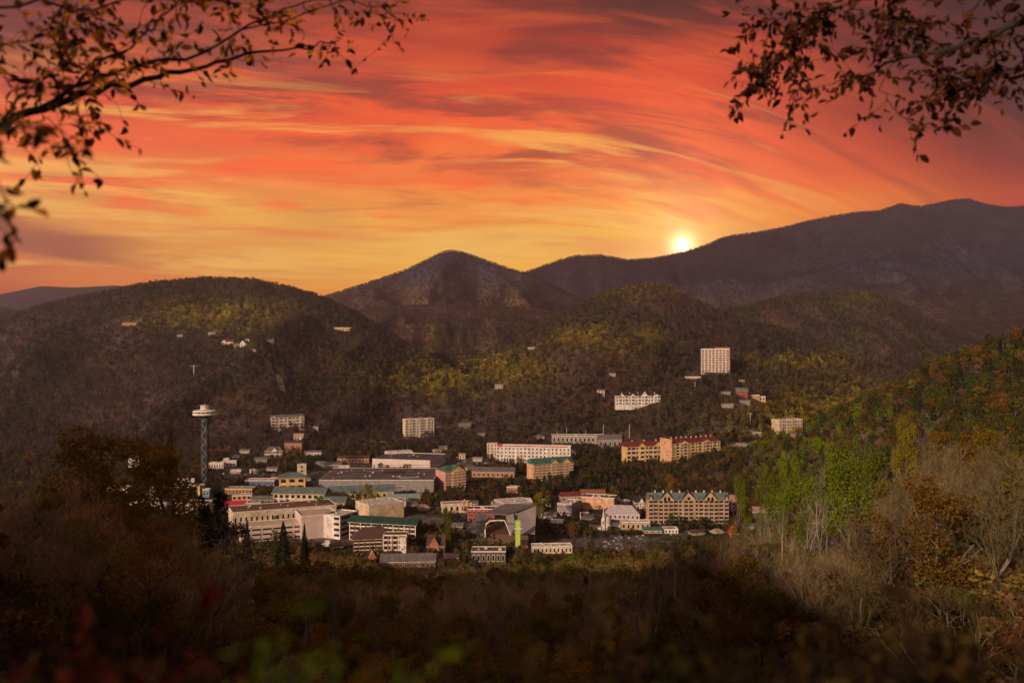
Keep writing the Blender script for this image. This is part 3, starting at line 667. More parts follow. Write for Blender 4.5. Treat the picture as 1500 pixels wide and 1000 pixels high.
        bm_obj('gable_roof', (), [([(X0-q,-hy-1.5,hw+.3),((X0+X1)/2,-hy-1.5,hw+1.1+ph),(X1+q,-hy-1.5,hw+.3),(X0-q,0,hw+.3),((X0+X1)/2,0,hw+1.1+ph),(X1+q,0,hw+.3),
              (X0-q,-hy-1.5,hw+.0),((X0+X1)/2,-hy-1.5,hw+.72+ph),(X1+q,-hy-1.5,hw+.0)], [(0,1,4,3),(1,2,5,4),(0,6,7,1),(1,7,8,2)], 0)], (grm,), gb)
    rest = []
    def fx(i): return (i+.5)/bays*w-w/2
    for j in range(floors):
        for i in range(bays):
            X_ = fx(i); yf = -hy
            for (gx, gw, gh, gm, grm) in gables:
                if abs(X_-gx*w) < gw*w/2: yf = -hy-1.0
            bw = w/bays
            st_ = style[(i) % len(style)] if isinstance(style, (list, tuple)) else style
            if st_ == 'balcony' and cnt < 96: put('balcony', g, X_, yf, j*fh+fh*.10, bw*.82, fh*.74, trim, dark)
            elif st_ == 'none': continue
            elif cnt >= 96: rest.append((X_-bw*ww/2, X_+bw*ww/2, yf-.06, yf+.05, j*fh+fh*.22, j*fh+fh*(.22+wh), 0))
            else: put(st_, g, X_, yf, j*fh+fh*.22, bw*ww, fh*wh, trim, dark)
            cnt += 1
    if rest: tag(bm_obj('window_rows', rest, (), (dark,), g), kind='stuff')
    if side and s > .12:
        sb = max(1, int(dep/ (w/bays)*.8)) if bays else 2
        sx = -hx if yaw > 0 else hx
        for j in range(floors):
            for i in range(sb):
                if cnt >= 98: break
                put('opening' if style == 'opening' else 'window', g, sx, ((i+.5)/sb-.5)*dep, j*fh+fh*.25, min(1.6, dep/sb*.5), fh*.5, trim, dark, R(-90 if yaw > 0 else 90)); cnt += 1
    for i in range(pil):
        X_ = (i/(pil-1)-.5)*w if pil > 1 else 0
        bm_obj('pilaster', [(X_-.45, X_+.45, -hy-.5, -hy+.2, -9, hw-.02, 0)], (), (trim,), g)
    if doors:
        for i in range(doors): bm_obj('door', [((i+.5)/doors*w-w/2-1.1-.3, (i+.5)/doors*w-w/2+1.1-.3, -hy-.12, -hy+.1, 0, 2.5, 0)], (), (BROWNW,), g)
    g['_h'] = h; g['_w'] = w; g['_d'] = dep; g['_hw'] = hw
    return g

# ---- the observation tower
def tower():
    Y = hit(300, 717); z = CAMZ+(500-717)/F*Y; x = (300-750)/F*Y; px = Y/F
    g = tag(empty('observation_tower', (x, Y, z)), 'tall lattice observation tower with a white saucer deck on top', 'tower')
    hh = (717-594)*px; r = 3.6*px/1.0
    legs = []
    top = (717-611)*px
    for sx in (-1, 1):
        for sy in (-1, 1):
            bm_obj('tower_leg', [(sx*r-.75, sx*r+.75, sy*r-.75, sy*r+.75, -6, top, 0)], (), (STEEL,), g)
    nseg = 12; sh = top/nseg
    for k in range(nseg):
        pth = []
        a = -1 if k % 2 else 1
        for y_ in (-r-.9, r+.9): pth.append(([(a*(r-.7), y_, k*sh), (-a*(r-.7), y_, (k+1)*sh)], [.42, .42]))
        for x_ in (-r, r): pth.append(([(x_, a*(r-.7), k*sh), (x_, -a*(r-.7), (k+1)*sh)], [.3, .3]))
        for pt_ in pth:
            V, Fc = tube_np([pt_], 5); link(bpy.data.objects.new('lattice_brace', mesh_np('lattice_brace', V, Fc, [wm('brace_grey', (.30, .28, .30))])), g)
        if k:
            V, Fc = tube_np([([(-r, -r, k*sh), (r, -r, k*sh), (r, r, k*sh), (-r, r, k*sh), (-r, -r, k*sh)], [.3]*5)], 4); link(bpy.data.objects.new('ring_beam', mesh_np('ring_beam', V, Fc, [STEEL])), g)
    bm_obj('elevator_shaft', [(-1.8, 1.8, -1.8, 1.8, -4, top, 0)], (), (STEEL,), g)
    def lathe(name, prof, m, par):
        n = 40; V = []; Fc = []
        for rr, zz in prof: V += [(rr*math.cos(2*math.pi*i/n), rr*math.sin(2*math.pi*i/n), zz) for i in range(n)]
        for a_ in range(len(prof)-1): Fc += [(a_*n+i, a_*n+(i+1) % n, (a_+1)*n+(i+1) % n, (a_+1)*n+i) for i in range(n)]
        me = mesh_np(name, V, Fc, [m]); o = link(bpy.data.objects.new(name, me), par); return o
    P = lambda a: (717-a)*px
    lathe('deck_underside', [(r*1.2, P(613)), (9*px, P(609.5)), (15*px, P(608)), (16.5*px, P(607.6))], STEEL, g)
    dk = lathe('saucer_deck', [(0.01, P(607.8)), (16.8*px, P(607.5)), (17*px, P(607.2)), (17*px, P(604.6)), (16.6*px, P(604.6)), (16.6*px, P(606.5)), (10*px, P(606.5))], TRIM, g)
    lathe('cabin_glazing', [(12*px, P(606.6)), (12.5*px, P(603)), (12*px, P(602.4))], GLASS, g)
    for k in range(16):
        a = k*math.pi/8; bm_obj('deck_post', [(-.35+15.8*px*math.cos(a), .35+15.8*px*math.cos(a), -.35+15.8*px*math.sin(a), .35+15.8*px*math.sin(a), P(604.8), P(602.1), 0)], (), (TRIM,), g)
    rf = lathe('saucer_roof', [(17*px, P(602.6)), (17*px, P(601.6)), (15*px, P(600.8)), (8*px, P(599.6)), (6.4*px, P(599.4))], TRIM, g)
    lathe('roof_drum', [(6.2*px, P(599.7)), (6.2*px, P(594.2)), (6.6*px, P(594.2)), (6.6*px, P(593.4)), (0.01, P(593.3))], TRIM, g)
    bm_obj('mast', [(-.2, .2, -.2, .2, P(593.5), P(590), 0)], (), (METAL,), g)
    BLK.append((283, 317, 590, 612, Y)); BLK.append((293, 308, 612, 706, Y)); FOOT.append((x, Y, 12))
tower()

B = building
# ---- hotels and large blocks
B('high_rise_hotel', 'fifteen-storey pale slab tower with brick-coloured end wall on the hillside', 'hotel', 1048.5, 555, 43, 43, 22, -20, wall=wm('pale_pink_stucco', (.58, .45, .42), scale=.2), trim=TRIM, rmat=R_GREY, floors=12, bays=8, style='opening', ww=.62, wh=.58, side=False, vents=5, para=2.0, pil=9, dark=mat('balcony_shade', (.09, .05, .05), .6, .2, .3))
hr = bpy.data.objects['high_rise_hotel']
bm_obj('end_wall', [(hr['_w']/2-.5, hr['_w']/2+1.2, -hr['_d']/2-1.5, hr['_d']/2+1, -9, hr['_hw']+6, 0)], (), (BRICK,), hr)
bm_obj('penthouse', [(-2, hr['_w']/2-.51, -5, 6, hr['_hw']+.26, hr['_hw']+5.5, 0), (-hr['_w']*.3, -hr['_w']*.12, -4, 4, hr['_hw']+.26, hr['_hw']+3, 0)], (), (BRICK,), hr)
B('long_white_lodge', 'low white terrace building at the foot of the high-rise hotel', 'lodge', 1014, 556, 24, 4.5, 14, 0, wall=WHITE, rmat=R_WHITE, floors=1, bays=8, para=.6)
B('white_condominium', 'white stepped condominium cluster with dark roofs on the hillside, largest part of it', 'condominium', 934, 600, 66, 17, 16, 0, wall=WHITE, roof='gable', rmat=R_DARK, rh=4, lift=9, floors=3, bays=14, style=['window', 'balcony'], gables=((-.36, .1, 4, WHITE, R_DARK), (-.12, .1, 4, WHITE, R_DARK), (.14, .14, 9, WHITE, R_DARK), (.40, .14, 3, WHITE, R_DARK)), chimney=5)
B('pale_yellow_block', 'pale yellow stepped apartment block half behind bright green trees', 'apartment block', 1153, 638, 46, 22, 22, 22, wall=CREAM, rmat=R_GREY, floors=5, bays=9, style='window', vents=3, para=1.6, gables=((-.4, .18, 3, CREAM, R_TAN), (.1, .12, 3, CREAM, R_TAN)))
B('red_roofed_hotel', 'long cream hotel with dark red roof and blank orange-lit end wall', 'hotel', 1012, 677, 92, 33, 32, 26, wall=YELLOW, roof='gable', rmat=R_RED, rh=7, floors=6, bays=13, style=['window', 'balcony'], side=False, gables=((-.26, .18, 4, YELLOW, R_RED), (.20, .18, 4, YELLOW, R_RED)), chimney=9)
rr_ = bpy.data.objects['red_roofed_hotel']
bm_obj('end_wall', [(-rr_['_w']/2-1.6, -rr_['_w']/2-.02, -rr_['_d']/2-1, rr_['_d']/2+1, -9, rr_['_hw']+8, 0)], (), (PEACH,), rr_)  # orange sunlight on this end is put into the wall colour
B('red_gabled_hotel', 'smaller hotel with dark red roof and two cream gables', 'hotel', 943, 680, 66, 32, 22, 18, wall=YELLOW, roof='gable', rmat=R_RED, rh=8, floors=4, bays=9, style='balcony', gables=((-.12, .2, 6, YELLOW, R_RED), (.3, .24, 7, YELLOW, R_RED)), chimney=3)
B('green_roofed_hotel', 'large tan brick hotel with blue-green roof, three pointed gables and rows of balconies', 'hotel', 1006.5, 767, 118, 44, 18, 0, wall=TAN, roof='gable', rmat=R_TEAL, rh=7.5, floors=6, bays=16, style='balcony', trim=wm('balcony_cream', (.44, .34, .27)), side=False, gables=((-.27, .17, 9, TAN, R_DARK), (0, .17, 9, TAN, R_DARK), (.27, .17, 9, TAN, R_DARK), (-.47, .05, 5, TAN, R_DARK), (.47, .05, 5, TAN, R_DARK)), chimney=9)
gh = bpy.data.objects['green_roofed_hotel']
for gx in (-.27, .27):
    for q in (-2.3, 2.3): put('arched_window', gh, gx*gh['_w']+q, -gh['_d']/2-1.05, gh['_hw']-1.0, 3.0, 5.0, TRIM, GLASS)
put('arched_window', gh, 0, -gh['_d']/2-1.05, gh['_hw']+.2, 3.2, 4.0, TRIM, GLASS)
B('brick_balcony_hotel', 'narrow pink and brick hotel with green roof and one cream gable', 'hotel', 660, 719, 46, 35, 34, 30, wall=wm('rose_stucco', (.52, .28, .22)), roof='hip', rmat=R_GREEN, rh=7, floors=7, bays=5, style='balcony', dark=BRICK, gables=((.12, .62, 7, YELLOW, R_GREEN),))
B('green_gabled_inn', 'tan inn with green roof and two cream gables in front of the long white hotel', 'hotel', 806, 705, 70, 32, 24, 26, wall=PEACH, roof='gable', rmat=R_GREEN, rh=8, floors=6, bays=9, style='balcony', dark=BRICK, gables=((.02, .2, 6, YELLOW, R_GREEN), (.32, .24, 6, YELLOW, R_GREEN)))
B('long_white_hotel', 'long white five-storey hotel with a red sign box on its roof edge', 'hotel', 782, 683, 112, 27, 20, -10, wall=WHITE, rmat=R_PURP, floors=5, bays=19, style='window', ww=.55, wh=.5, vents=5, para=2.4, pil=8)
lw = bpy.data.objects['long_white_hotel']
bm_obj('sign_box', [(-lw['_w']/2+2, -lw['_w']/2+12, -lw['_d']/2-.8, -lw['_d']/2+1, lw['_hw']+.2, lw['_hw']+4.4, 0)], (), (R_BRIGHT,), lw)
bm_obj('roof_band', [(-lw['_w']/2+14, lw['_w']/2-4, -lw['_d']/2-.9, -lw['_d']/2+.3, lw['_hw']+1.1, lw['_hw']+2.3, 0)], (), (R_BRIGHT,), lw)
B('cream_wing', 'short cream wing at the left end of the long white hotel', 'hotel wing', 721, 672, 15, 22, 14, 0, wall=CREAM, rmat=R_GREY, floors=5, bays=3)
B('white_tower_condo', 'white seven-storey condominium block with stacked balconies and small roof gables', 'condominium', 613, 643, 46, 28, 18, 24, wall=wm('bright_cream', (.68, .58, .46)), rmat=R_TAN, floors=7, bays=8, style=['balcony', 'window'], dark=mat('shade_brown', (.10, .06, .045), .7, .1), vents=4, para=1.6, gables=((-.3, .12, 3, CREAM, R_TAN), (.05, .14, 3.4, CREAM, R_TAN), (.36, .12, 3, CREAM, R_TAN)))
B('grey_roofed_condo', 'cream condominium with grey roof and tan end wall above the town at left', 'condominium', 421, 629, 49, 21, 18, 20, wall=CREAM, roof='gable', rmat=R_GREY, rh=5, floors=4, bays=8, style=['balcony', 'window'], gables=((-.42, .12, 3, CREAM, R_GREY), (.4, .12, 3, CREAM, R_GREY)))
# ---- houses at the foot of the hill, left
B('gabled_inn', 'white two-storey inn with grey mansard roof and round-windowed dormer', 'inn', 401.5, 671, 27, 16, 14, 8, wall=CREAM, roof='hip', rmat=R_GREY, rh=7, floors=2, bays=7, style='balcony', gables=((.05, .3, 6, TRIM, R_GREY),))
B('grey_cottage', 'grey-roofed cottage below the white two-storey inn', 'house', 382, 678, 19, 8, 10, 10, wall=GREYW, roof='gable', rmat=R_GREY, rh=4, floors=1, bays=4)
B('cream_gabled_house', 'cream gabled house above the red-trimmed one', 'house', 438, 645, 14, 10, 10, 0, wall=CREAM, roof='gable', rmat=R_TAN, rh=4, floors=2, bays=3)
B('red_trimmed_house', 'reddish house with white trim between the condo and the white inn', 'house', 431, 656, 27, 9, 12, -6, wall=BRICK, roof='gable', rmat=R_BRN2, rh=3, floors=2, bays=5)
B('low_white_bungalow', 'long low white bungalow at the edge of the dark pines', 'house', 459, 667, 25, 7, 10, 0, wall=WHITE, roof='gable', rmat=R_GREY, rh=3, floors=1, bays=7)
B('tiny_white_house', 'tiny white house up the road from the cream condominium', 'house', 463, 628, 7, 4, 7, 0, wall=DARKW, roof='gable', rmat=R_GREY, rh=2, floors=1, bays=2)
B('white_chapel', 'white block with a square tower just right of the lattice tower', 'chapel', 336, 684, 22, 8, 12, 10, wall=WHITE, rmat=R_WHITE, floors=1, bays=4)
B('square_white_turret', 'square white turret standing on the left of the white block', 'turret', 332, 681, 8, 9, 8, 0, wall=WHITE, rmat=R_WHITE, floors=2, bays=1)
B('flat_white_shop', 'low white shop row immediately right of the tower shaft', 'shop', 318, 687, 22, 9, 12, 0, wall=WHITE, rmat=R_GREY, floors=1, bays=6, vents=4)
B('left_white_house', 'white gabled house glimpsed between golden trees at the left', 'house', 196, 675, 18, 12, 12, 20, wall=WHITE, roof='gable', rmat=R_GREY, rh=5, floors=2, bays=4, block=False, Y=1250)
B('two_window_block', 'small cream block with two dark windows beside the tower foot', 'shop', 290.5, 726, 17, 14, 14, -14, wall=YELLOW, rmat=R_GREY, floors=2, bays=1, style='arched_window', ww=.35, side=False)
B('teal_corner_kiosk', 'small turquoise-walled kiosk at the tower foot', 'kiosk', 303, 728, 10, 11, 8, 0, wall=wm('turquoise', (.10, .25, .27)), rmat=R_TEAL, floors=1, bays=2)
B('long_dark_arcade', 'long dark maroon arcade building left of the small cream block', 'arcade', 253, 728, 58, 14, 26, 0, wall=BROWNW, rmat=R_BRN2, floors=1, bays=9, vents=2)
B('white_roof_shed', 'low shed with sloping pale roof behind the dark arcade', 'shed', 272, 712, 30, 9, 26, 18, wall=GREYW, roof='gable', rmat=R_WHITE, rh=4, floors=1, bays=4)
B('beige_terrace_wall', 'long beige concrete building with flat roof under the dark arcade', 'building', 268, 756, 92, 18, 22, -8, wall=BEIGE, rmat=R_GREY, floors=1, bays=11, style='window', trim=TRIM, vents=3)
B('pink_shop_row', 'row of pinkish shops with jumbled roofs left of the beige building', 'shop', 210, 748, 44, 12, 18, 8, wall=PINKW, rmat=R_TAN, floors=1, bays=8, vents=4)
B('left_edge_store', 'low store with white roof edge among trees at far left of town', 'shop', 176, 722, 30, 7, 20, 0, wall=PINKW, rmat=R_GREY, floors=1, bays=6)
# ---- the mall with teal roofs
B('dark_roofed_mall', 'sprawling shopping mall with dark purple flat roof dotted with small units', 'mall', 560, 718, 168, 15, 120, 0, wall=GREYW, rmat=R_PURP, style='none', floors=1, bays=1, vents=16, para=.6, Y=1290, side=False)
ml = bpy.data.objects['dark_roofed_mall']
for i in range(7): bm_obj('roof_seam', [(-ml['_w']/2+1, ml['_w']/2-1, -ml['_d']/2+12+i*24, -ml['_d']/2+12.8+i*24, ml['_hw']+.26, ml['_hw']+.7, 0)], (), (R_BROWN,), ml)
for i, (ax, ay, aw, ah) in enumerate(((-.3, -.2, .14, .16), (.1, .1, .2, .2), (.32, -.25, .12, .14), (-.1, .3, .16, .12))): bm_obj('roof_patch', [((ax-aw/2)*ml['_w'], (ax+aw/2)*ml['_w'], (ay-ah/2)*ml['_d'], (ay+ah/2)*ml['_d'], ml['_hw']+.255, ml['_hw']+.5+i*.04, 0)], (), ((R_GREY, R_DARK, R_BRN2, R_GREY)[i],), ml)
B('teal_pavilion', 'two-storey cream pavilion with teal hip roof and dark openings', 'pavilion', 428.5, 718, 42, 24, 26, 12, wall=YELLOW, roof='hip', rmat=R_TEAL, rh=6, ov=2.5, floors=2, bays=3, style='opening', ww=.6, wh=.5)
B('tan_stair_tower', 'square tan tower with small chimneys behind the teal pavilion', 'tower', 442, 699, 15, 18, 10, 16, wall=CREAM, rmat=R_TAN, floors=3, bays=1, ww=.3, chimney=0, vents=2, Y=1330)
B('teal_arcade', 'cream arcade with teal roof stepping right from the pavilion', 'arcade', 442, 740, 80, 24, 26, -6, wall=CREAM, roof='gable', rmat=R_TEAL, rh=7, ov=2, floors=2, bays=9, style='opening', ww=.6)
B('teal_lower_hall', 'low hall with teal roof beside the small lime tree', 'hall', 487, 742, 40, 13, 22, 0, wall=CREAM, roof='gable', rmat=R_TEAL, rh=6, ov=2, floors=1, bays=5)
B('teal_long_wing', 'long cream wing with wide teal roof behind the golden tree', 'mall wing', 530, 733, 96, 19, 24, 12, wall=YELLOW, roof='gable', rmat=R_TEAL, rh=8, ov=2, floors=1, bays=10, style='window')
B('pale_blue_roof_hall', 'hall with broad pale blue folded roof at the right end of the mall', 'hall', 601, 722, 62, 20, 34, 14, wall=GREYW, roof='hip', rmat=R_PALE, rh=10, ov=2.5, floors=2, bays=10, gables=((-.2, .24, 5, GREYW, R_PALE),))
B('blue_awning_shop', 'low shop with pale blue awning roof and dark front under the blue hall', 'shop', 592, 735, 50, 10, 16, 8, wall=BROWNW, roof='gable', rmat=R_PALE, rh=4, ov=2, floors=1, bays=7)
B('bazaar_stalls', 'colourful row of small stalls with blue and pink awnings left of the pavilion', 'market hall', 383, 712, 44, 8, 22, 0, wall=wm('blue_canopy', (.08, .12, .30)), rmat=wm('pink_canopy', (.45, .25, .25)), floors=1, bays=9, vents=5)
B('orange_front_shop', 'brick-red shop with dark front below the coloured stalls', 'shop', 352, 724, 40, 8, 18, 0, wall=wm('orange_paint', (.40, .15, .07)), rmat=R_DARK, floors=1, bays=8)
B('grey_gable_shed', 'dark grey gabled shed between the tan shop and the teal arcade', 'shed', 387, 739, 35, 12, 14, 0, wall=wm('charcoal_siding', (.035, .03, .035)), roof='gable', rmat=R_GREY, rh=5, floors=1, bays=4)
B('tan_corner_shop', 'tan shop with open dark front left of the grey shed', 'shop', 355, 739, 30, 13, 12, 10, wall=PEACH, rmat=R_GREY, floors=2, bays=4, style='opening')
B('crimson_roofed_shop', 'white shop with a bright crimson roof', 'shop', 343, 751, 38, 15, 20, 14, wall=WHITE, roof='gable', rmat=R_BRIGHT, rh=6, floors=1, bays=5)
B('white_walled_store', 'white-walled flat store right of the crimson-roofed shop', 'shop', 370, 752, 26, 12, 14, 14, wall=WHITE, rmat=R_WHITE, floors=1, bays=3)
# ---- parking garages and the block beside
B('brown_strip_mall', 'very long low building with brown roof and pale edge above the garage', 'shop row', 414, 778, 162, 27, 44, 24, wall=CREAM, rmat=R_BROWN, floors=1, bays=20, ww=.4, vents=8, para=.9, side=False)
B('cream_parking_garage', 'wide cream parking garage with open decks behind the dark evergreens', 'parking garage', 412, 795, 128, 22, 30, 22, wall=PINKW, rmat=BEIGE, floors=3, bays=8, style='opening', ww=.86, wh=.34, dark=GLASS, side=False)
B('blank_walled_garage', 'pale blank-walled parking garage with empty top deck', 'parking garage', 463, 790, 70, 33, 40, 24, wall=PINKW, rmat=BEIGE, floors=1, bays=1, style='none', side=False, para=1.4)
B('white_decked_garage', 'white garage block with three dark deck openings on its right face', 'parking garage', 499, 790, 48, 33, 34, -26, wall=WHITE, rmat=R_WHITE, floors=4, bays=5, style='none', side=False, para=1.4)
wg_ = bpy.data.objects['white_decked_garage']
for k in range(4):
    put('opening', wg_, wg_['_w']/2, 0, 3+k*6.2, wg_['_d']*.86, 2.8, TRIM, GLASS, R(90)); put('opening', wg_, wg_['_w']*.30, -wg_['_d']/2, 3+k*6.2, wg_['_w']*.30, 2.8, TRIM, GLASS)
B('beige_box_store', 'large beige box building with white machinery all over its roof', 'store', 556, 764, 74, 23, 40, 34, wall=wm('warm_beige', (.62, .46, .33), scale=.1), rmat=R_WHITE, floors=1, bays=1, style='none', side=False, vents=26, para=1.1)
B('low_red_roof_annex', 'low flat annex with dusty pink roof behind the beige box building', 'annex', 566, 745, 60, 8, 22, 10, wall=PINKW, rmat=wm('dusty_pink_roof', (.42, .2, .2)), floors=1, bays=5, vents=5)
B('green_canopy_motel', 'long motel with dark green roof on white posts and white-framed balconies', 'motel', 564, 796, 106, 35, 16, -14, wall=BROWNW, roof='gable', rmat=R_DKGREEN, rh=6, ov=2.2, floors=4, bays=12, style='balcony', vents=0, pil=7, side=False)
B('brown_roofed_lodge', 'lodge with mottled maroon roof and cream balconies', 'lodge', 546, 812, 62, 36, 24, 10, wall=BROWNW, roof='hip', rmat=R_BRN2, rh=10, ov=2, floors=4, bays=7, style='balcony', trim=CREAM)
B('brick_lift_block', 'maroon block with white columns right of the maroon-roofed lodge', 'lodge', 580, 814, 34, 30, 16, 0, wall=BRICK, rmat=R_BRN2, floors=4, bays=5, style='balcony', pil=4)
B('brown_chapel', 'brown shingled chapel with two steep stacked gables', 'chapel', 640, 812, 26, 25, 26, 0, wall=BROWNW, roof='gable', rmat=R_BRN2, rh=9, floors=1, bays=3, gables=((-.1, .6, 9, BRICK, R_GREY),), style='arched_window')
B('orange_gabled_cabin', 'tiny orange-red gabled cabin front among the trees', 'cabin', 545.5, 826, 12, 16, 10, 8, wall=wm('orange_brick', (.40, .11, .05)), roof='gable', rmat=R_DARK, rh=4, floors=1, bays=1, gables=((0, .9, 5, wm('orange_brick', (.4, .11, .05)), TRIM),))
B('long_grey_lodge', 'long low dark lodge with grey shingle roof in front of the chapel', 'lodge', 598, 832, 82, 18, 16, 4, wall=BROWNW, roof='gable', rmat=R_GREY, rh=6, floors=1, bays=12)
# ---- centre
B('white_convention_hall', 'very long white-walled hall with dark flat roof', 'hall', 600, 692, 104, 17, 90, -12, wall=wm('pink_white_panel', (.62, .50, .49), scale=.06, var=.05), rmat=R_PURP, floors=1, bays=1, style='none', side=False, vents=4, para=1.2)
ch = bpy.data.objects['white_convention_hall']
B('white_roof_block', 'white block with machinery standing behind the long white hall', 'building', 584, 675, 42, 12, 22, 20, wall=WHITE, rmat=R_WHITE, floors=1, bays=4, vents=6, Y=1560)
B('round_theatre', 'low round-fronted theatre with white and orange band', 'theatre', 634, 676, 50, 10, 34, 0, wall=wm('orange_band', (.50, .25, .12)), roof='hip', rmat=R_PURP, rh=4, floors=1, bays=8, Y=1580)
B('blue_roof_cafe', 'cream cafe with pale blue roof in front of the long white hall', 'cafe', 559, 702, 26, 16, 16, 10, wall=YELLOW, roof='hip', rmat=R_PALE, rh=5, ov=1.5, floors=2, bays=3, style='opening')
B('white_shop_terrace', 'white terrace of shops left of the pale-blue-roofed cafe', 'shop', 532, 702, 26, 13, 14, 6, wall=WHITE, rmat=R_GREY, floors=2, bays=5)
B('lit_orange_motel', 'long low motel glowing orange-cream in the dark woods', 'motel', 518, 678, 46, 10, 14, 0, wall=PEACH, roof='gable', rmat=R_BRN2, rh=4, floors=1, bays=9)  # the motel's orange light is in its wall colour
B('grey_gable_house', 'grey house by the dark pines at the left of the orange-lit motel', 'house', 486, 686, 30, 9, 14, 0, wall=GREYW, roof='gable', rmat=R_GREY, rh=4, floors=1, bays=6)
B('brick_motel_row', 'low brick row house with grey roof behind the autumn trees', 'motel', 724, 700, 66, 14, 26, -8, wall=wm('orange_brick2', (.42, .18, .12)), roof='gable', rmat=R_GREY, rh=6, floors=1, bays=9)
B('cream_shop_row', 'cream shop row with orange gable among trees', 'shop', 668, 752, 46, 13, 18, 14, wall=CREAM, rmat=R_TAN, floors=1, bays=5, gables=((.3, .2, 4, PEACH, R_TAN),))
B('red_fun_house', 'dark red and purple amusement building with white figures on it', 'amusement hall', 705, 764, 40, 18, 20, 0, wall=REDW, rmat=R_RED, floors=2, bays=6, vents=6)
B('white_roof_shop', 'shop with long sloping white roof and purple front', 'shop', 752, 757, 58, 19, 34, 22, wall=LILAC, rmat=R_WHITE, floors=2, bays=7, vents=5, para=.7)
B('small_white_flat', 'small white flat-roofed building peeping out behind the sloping white roof', 'shop', 766, 742, 26, 9, 14, 10, wall=WHITE, rmat=R_WHITE, floors=1, bays=3)
B('white_roof_office', 'lilac-walled office with bright flat white roof', 'office', 834, 756, 38, 17, 36, -24, wall=LILAC, rmat=R_WHITE, floors=2, bays=6, vents=2, para=.8)
B('peach_box_building', 'windowless peach box building with rooftop machinery', 'store', 878, 747, 54, 17, 24, -16, wall=PEACH, rmat=R_GREY, floors=1, bays=1, style='none', side=False, vents=7, para=1.0)
B('red_topped_row', 'low row with dark red roof edge behind the flat white roofs', 'shop', 835, 735, 32, 13, 14, 12, wall=TAN, rmat=R_RED, roof='gable', rh=5, floors=1, bays=5)
B('orange_roof_cottage', 'rusty-roofed cottage right of the red-edged row', 'house', 868, 726, 36, 8, 16, 0, wall=BROWNW, roof='gable', rmat=wm('rust_roof', (.24, .10, .05)), rh=5, floors=1, bays=5)
B('white_terrace_shops', 'white terraced shops at the near edge of the car park road', 'shop', 808, 811, 60, 10, 14, 4, wall=CREAM, rmat=R_WHITE, floors=1, bays=10, vents=4)
B('brown_flat_office', 'dull brown building with framed flat roof below the arena', 'office', 716, 826, 50, 18, 20, 0, wall=wm('umber_siding', (.12, .09, .08)), rmat=wm('umber_roof', (.11, .09, .09)), floors=1, bays=7, vents=3)
B('lilac_hall', 'long lilac hall with curved white front beside the white church', 'hall', 912, 762, 56, 19, 22, -12, wall=wm('lilac_white', (.50, .42, .50)), roof='hip', rmat=wm('lilac_roof', (.42, .36, .42)), rh=9, floors=1, bays=8)
B('white_awning_shops', 'shop row with bright white canopies next to the green-roofed hotel', 'shop', 930, 776, 42, 11, 14, 0, wall=TAN, rmat=R_WHITE, floors=1, bays=6, vents=3)
B('green_roof_kiosk', 'small green-roofed kiosk under the white canopies', 'kiosk', 955, 781, 26, 8, 12, 0, wall=TAN, roof='gable', rmat=R_GREEN, rh=3, floors=1, bays=3)
B('white_victorian_house', 'white ornate house with steep roofs at the left end of the green-roofed hotel', 'house', 937, 748, 18, 20, 14, 10, wall=WHITE, roof='gable', rmat=R_DARK, rh=7, floors=3, bays=4, gables=((0, .5, 6, WHITE, R_DARK),))
B('pink_gabled_house', 'pink house with hipped roof at the right end of the green-roofed hotel', 'house', 1073, 752, 18, 26, 14, 0, wall=wm('rose_siding', (.42, .26, .24)), roof='hip', rmat=wm('rose_roof', (.36, .2, .2)), rh=8, floors=3, bays=3)
B('crimson_cottage', 'small cottage with crimson roof behind bare trees', 'cottage', 1074, 788, 13, 17, 9, 0, wall=REDW, roof='hip', rmat=wm('crimson2', (.36, .035, .04)), rh=8, floors=1, bays=2)
B('maroon_roof_barn', 'maroon-roofed barn behind the bare trees on the right', 'barn', 1138, 792, 22, 24, 16, 0, wall=BRICK, roof='hip', rmat=wm('maroon2', (.22, .05, .05)), rh=9, floors=2, bays=2)
B('tan_lodge_right', 'long tan-roofed lodge on a bank at the foot of the green slope', 'lodge', 1125, 757, 54, 13, 20, 0, wall=wm('moss_wall', (.09, .08, .03)), roof='gable', rmat=R_TAN, rh=5, floors=1, bays=7)
B('grey_office_complex', 'grey low complex with lit white front below the wooded hill', 'office', 846, 650, 76, 12, 26, 0, wall=wm('grey_stucco', (.34, .29, .27)), rmat=R_GREY, floors=1, bays=12, vents=6)
B('grey_school_hall', 'grey gabled hall right of the grey complex', 'hall', 893, 655, 34, 18, 22, 0, wall=GREYW, roof='gable', rmat=R_GREY, rh=9, floors=1, bays=5)
B('slate_dome_hall', 'building with low dark rounded roof behind the long white hotel', 'hall', 820, 668, 46, 13, 26, 0, wall=TAN, roof='hip', rmat=R_PURP, rh=9, floors=1, bays=6, Y=1600)
B('small_white_cottage', 'small white cottage by the car park behind the long white hall', 'cottage', 677, 672, 9, 8, 8, 0, wall=CREAM, roof='gable', rmat=R_TAN, rh=3, floors=1, bays=2)
B('white_gable_hut', 'white gabled hut near the bend of the car park', 'cottage', 649, 659, 12, 6, 8, 0, wall=DARKW, roof='gable', rmat=R_GREY, rh=3, floors=1, bays=2)
B('dark_gabled_lodge', 'dark brown lodge with pale roof right of the white condominium block', 'lodge', 681, 628, 18, 9, 12, 0, wall=BROWNW, roof='gable', rmat=R_GREY, rh=4, floors=1, bays=4)
B('orange_wall_terrace', 'low reddish terrace building right of the white condominium block', 'house', 652, 632, 22, 9, 12, 0, wall=BRICK, roof='gable', rmat=R_BRN2, rh=3, floors=2, bays=4)
